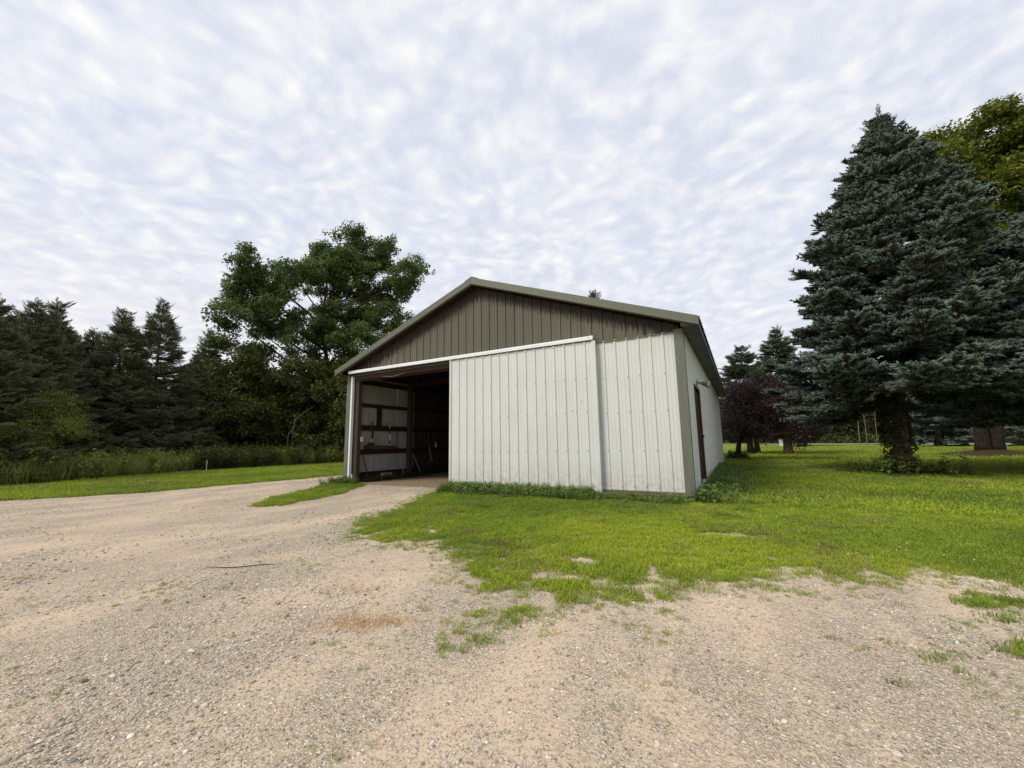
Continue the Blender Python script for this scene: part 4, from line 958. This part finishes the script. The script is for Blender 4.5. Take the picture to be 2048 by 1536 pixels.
turf('grass', 'small wedge of green grass pointing out from the left barn corner', (-1.2, 3.0, -4.4, 1.5), 6500, TUFT, 1.0, lambda x, y: (~gravel_mask(x, y, .1))*1.0*((x < .0) | (y < -.02)), tbias=-.12)
turf('grass', 'mown green verge between the gravel drive and the weeds', (-13, -2.3, -14, 16), 42000, TUFTL, 1.0, lambda x, y: (~gravel_mask(x, y, .15))*1.0, tbias=.05)
turf('grass_wisps', 'tiny scattered weed sprigs growing in the gravel', (4.5, 13, -7.6, -3), 16000, TUFT, .5, lambda x, y: np.clip((fbm(x*2.2, y*2.2, 99)-.56)*2.2+np.exp(-((y+4.9)/.45)**2)*.06*(x > 7.5), 0, .32), tbias=-.05)
turf('dry_grass', 'thin dry brownish grass mixed into the left verge', (-13, -2.9, -14, 16), 16000, TUFTL, 1.0, lambda x, y: (~gravel_mask(x, y, .15))*np.clip((fbm(x*.7, y*.7, 91)-.42)*4, 0, 1)*np.clip((-3.1-x)/1.2, 0, 1), matn='drygrass', zoff=.012)
turf('dry_grass', 'thin dry thatch scattered through the front turf', (3.5, 15, -6.0, .6), 9000, TUFT, .85, lambda x, y: grass_density(x, y)*np.clip((fbm(x*1.7, y*1.7, 93)-.48)*4, 0, 1), matn='drygrass', zoff=.004)
turf('dry_grass', 'dry brownish strips of cut grass across the shaded lawn', (9.8, 34, .5, 40), 15000, TUFTL, 1.2, lambda x, y: np.clip((fbm(x*.35+y*.2, y*.9-x*.5, 95)-.50)*5, 0, 1), matn='drygrass', zoff=.01)
x = rng.uniform(9.6, 20, 1700); y = rng.uniform(-3.4, 9, 1700); k = grass_density(x, y)*(fbm(x*.8, y*.8, 61) > .45) > .6; x, y = x[k], y[k]; m = len(x)
o = scatter('clover_flowers', [leaf_cluster(900, 8, .016, .012, .8)], M['clover'], np.stack([x, y, np.full(m, .06)], 1), np.zeros((m, 3)), rng.uniform(.4, .9, m)); tag(o, 'tiny white clover heads dotted over the right hand lawn', 'flowers', kind='stuff')
# taller growth against the walls
def along(p, q, n, spread, bias=0):
    t = rng.random(n); pp = np.outer(1-t, p)+np.outer(t, q); d = np.array(q)-np.array(p); nn = np.array([-d[1], d[0]])/np.linalg.norm(d)
    return pp+nn*(bias+np.abs(rng.normal(0, spread, n)))[:, None]
def stand(name, label, pts, variants, size, matn, tb=.4, cat='weeds', tilt=.2):
    m = len(pts); P = np.c_[pts, np.zeros(m)]
    o = scatter(name, variants, M[matn], P, np.stack([rng.normal(0, tilt, m), rng.normal(0, tilt, m), rng.uniform(0, 6.28, m)], 1), size*rng.uniform(.6, 1.25, m), np.clip(rng.normal(tb, .22, m), 0, 1)); tag(o, label, cat, kind='stuff'); return o
WS = [weed_plant(400+i, .26, 24, .06, 3) for i in range(4)]; WT = [weed_plant(420+i, 1.0, 40, .13, 3, .22) for i in range(5)]
stand('weeds', 'leafy weeds along the foot of the sliding door and front wall', along((7.4, -.14), (3.9, -.16), 1100, .30)*np.array([1, 1]), WS+TALL, .85, 'weed_base', .6)
stand('weeds', 'sparser short weeds under the skirt board right of the sliding door', along((9.1, -.22), (7.3, -.22), 330, .25), WS+TALL, .62, 'weed_base', .6)
stand('weeds', 'tangle of weeds at the right barn corner along the side wall', along((9.24, 9.0), (9.24, -.35), 900, .30)*1.0, WS+TALL, 1.0, 'weed_base', .5)
stand('weeds', 'small green weeds at the foot of the left door jamb', np.c_[rng.normal(.15, .25, 150), -.05-np.abs(rng.normal(0, .2, 150))], WS+TALL, .8, 'weed_base', .4)
stand('weeds', 'dry dark weeds on the floor along the left inner wall', np.c_[rng.uniform(.2, .6, 160), rng.uniform(.3, 2.9, 160)], WS, .7, 'weed_dark', .2)
stand('ivy', 'leafy shoots at the base of the tall blue spruce', np.c_[13.95+rng.normal(0, .50, 90), 7.9+rng.normal(0, .35, 90)], WS, 2.0, 'weed_base', .45, 'ivy')
aa = rng.uniform(0, 2*PI, 420); zz = rng.uniform(.15, 2.3, 420); keep = rng.random(420) < np.where(zz > 1.0, 1, .35); aa, zz = aa[keep], zz[keep]; rr = .25+.03*(2.3-zz)
P = np.stack([13.95+rr*np.cos(aa), 8.05+rr*np.sin(aa), zz], 1); m = len(P)
o = scatter('ivy', [leaf_cluster(950+i, 12, .09, .12, .9) for i in range(3)], M['leaf_wood'], P, rng.normal(0, .6, (m, 3)), rng.uniform(.7, 1.2, m), np.full(m, .5)); tag(o, 'dark ivy leaves climbing the trunk of the tall blue spruce', 'ivy', kind='stuff')
stand('ivy', 'dark suckers round the foot of the plum tree', np.c_[9.62+rng.normal(0, .35, 60), 16.2+rng.normal(0, .25, 60)], WS, 1.8, 'weed_dark', .3, 'ivy')
# weeds in front of the dark spruces: several depths
def strip(n, x0, x1, w):
    y = rng.uniform(-16, 16, n); xb = np.interp(y, [-16, -4.7, 1.9, 9.3, 16], [-7.6, -8.8, -11.6, -10.8, -9.5]); return np.c_[xb-rng.uniform(0, 1, n)**.8*w, y]
stand('tall_weeds', 'tall green weeds and goldenrod in front of the dark spruces', strip(3000, 0, 0, 3.6), WT, 1.0, 'weed', .35)
stand('tall_weeds', 'long seeding grass between the mown verge and the wood', strip(3600, 0, 0, 2.6), [blades(360+i, 40, .22, .35, .8, .008, .6) for i in range(4)], 1.0, 'weed', .5)
stand('brambles', 'low dark bramble thicket behind the verge left of the barn', np.c_[rng.uniform(-14.5, -11, 900), rng.uniform(1, 13, 900)], WT, 1.15, 'weed_dark', .45)

# ------------------------------------------------------------------ loose stones, twigs, dead needles on the gravel
def stone(seed):
    r = random.Random(seed); bm = bmesh.new(); bmesh.ops.create_icosphere(bm, subdivisions=1 if seed % 2 else 2, radius=.5)
    sx, sy, sz_ = 1, r.uniform(.6, .9), r.uniform(.35, .6)
    for v in bm.verts:
        k = 1+r.uniform(-.16, .16); v.co = Vector((v.co.x*sx*k, v.co.y*sy*k, v.co.z*sz_*k))
    bm.verts.ensure_lookup_table(); V = np.array([tuple(v.co) for v in bm.verts]); F = [tuple(v.index for v in f.verts) for f in bm.faces]; bm.free(); return V, F, [1]*len(V)
ST = [stone(i) for i in range(8)]
m_, T = mat('stone'); tn = T.n('ShaderNodeAttribute', attribute_name='tint', attribute_type='INSTANCER'); n1 = T.noise(objpos(T), 150, 3)
c = T.ramp((tn, 'Fac'), [(0.0, (.13, .12, .10)), (.15, (.31, .28, .23)), (.45, (.50, .43, .34)), (.65, (.62, .55, .45)), (.85, (.55, .44, .32)), (.97, (.82, .79, .72))])
finish(T, T.mix(T.math('MULTIPLY', (n1, 0), .4), c, (.3, .26, .2)), .85, (n1, 0), .2, bstr=.2); M['stone'] = m_
def stones(n, box, smin, smax, pw, thr):
    x = rng.uniform(box[0], box[1], n); y = rng.uniform(box[2], box[3], n)
    k = gravel_mask(x, y, .22) & (rng.random(n) < np.clip((fbm(x*1.3, y*1.3, 15)*.7+fbm(x*6, y*6, 16)*.3-thr)*5, .06, 1)); x, y = x[k], y[k]; m = len(x)
    s = smin+(smax-smin)*rng.random(m)**pw
    return np.stack([x, y, gz(x, y)+s*.10], 1), np.stack([rng.normal(0, .2, m), rng.normal(0, .2, m), rng.uniform(0, 6.28, m)], 1), s, rng.random(m)
for nm, lb_, a in (('gravel', 'loose grey, tan and white pebbles over the gravel in the foreground', (170000, (5.2, 12.6, -8.0, -3.4), .004, .017, 2.0, .43)),
                   ('gravel', 'scattered small pebbles over the farther part of the gravel drive', (60000, (-4, 8, -11, 1), .010, .030, 2.2, .45)),
                   ('gravel', 'larger single stones lying on the gravel', (2600, (4, 12.5, -7.8, -3.4), .016, .040, 3.0, .40))):
    P, r_, s, t_ = stones(*a); o = scatter(nm, ST, M['stone'], P, r_, s, t_); tag(o, lb_, 'gravel', kind='stuff')
m = 170; P = np.stack([7.86+rng.normal(0, .13, m)*1.0, -6.10+rng.normal(0, .07, m), rng.uniform(.004, .02, m)], 1); P[:, 1] += (P[:, 0]-7.86)*.5
hay = [blades(700+i, 5, .03, .010, .045, .0016, 3.0) for i in range(3)]
o = scatter('dead_needles', hay, M['deadneedle'], P, np.stack([rng.normal(0, .7, m), rng.normal(0, .7, m), rng.uniform(0, 6.28, m)], 1), rng.uniform(.6, 1.2, m)); tag(o, 'patch of orange brown dead sprigs on the gravel', 'dead plants', kind='stuff')
m = 40; P = np.stack([7.35+rng.normal(0, .10, m), -5.72+rng.normal(0, .04, m), rng.uniform(.004, .012, m)], 1)
o = scatter('dead_needles', hay, M['deadneedle'], P, np.stack([rng.normal(0, .7, m), rng.normal(0, .7, m), rng.uniform(0, 6.28, m)], 1), rng.uniform(.5, 1, m)); tag(o, 'small faint patch of orange sprigs farther back on the gravel', 'dead plants', kind='stuff')
def twig(name, pts, r, label, matn='bark_dark', group='twigs on the gravel'):
    mb = MB(); mb.tube([(x, y, float(gz(np.array(x), np.array(y)))+z) for x, y, z in pts], [r*.6]+[r]*(len(pts)-2)+[r*.4], 5); single(mb, name, M[matn], label, 'twig', group=group)
twig('twig', [(5.72, -5.98, .012), (5.88, -5.90, .012), (5.98, -5.84, .010), (6.12, -5.72, .02), (6.24, -5.60, .018)], .004, 'long thin dark twig lying on the gravel left of the grass patch')
twig('twig', [(7.55, -5.0, .01), (7.65, -4.92, .02), (7.74, -4.86, .01)], .005, 'short pale straw twig at the grass edge, forked piece beside it', 'straw')
twig('twig', [(7.78, -5.06, .01), (7.84, -4.98, .02), (7.93, -4.88, .012)], .005, 'pale upright looking twig at the grass edge right of the short one', 'straw')
twig('dead_stalk', [(7.60, -6.05, .02), (7.66, -6.00, .03), (7.74, -6.06, .02), (7.80, -6.14, .01)], .004, 'curled pale stalk at the left side of the orange patch', 'straw')
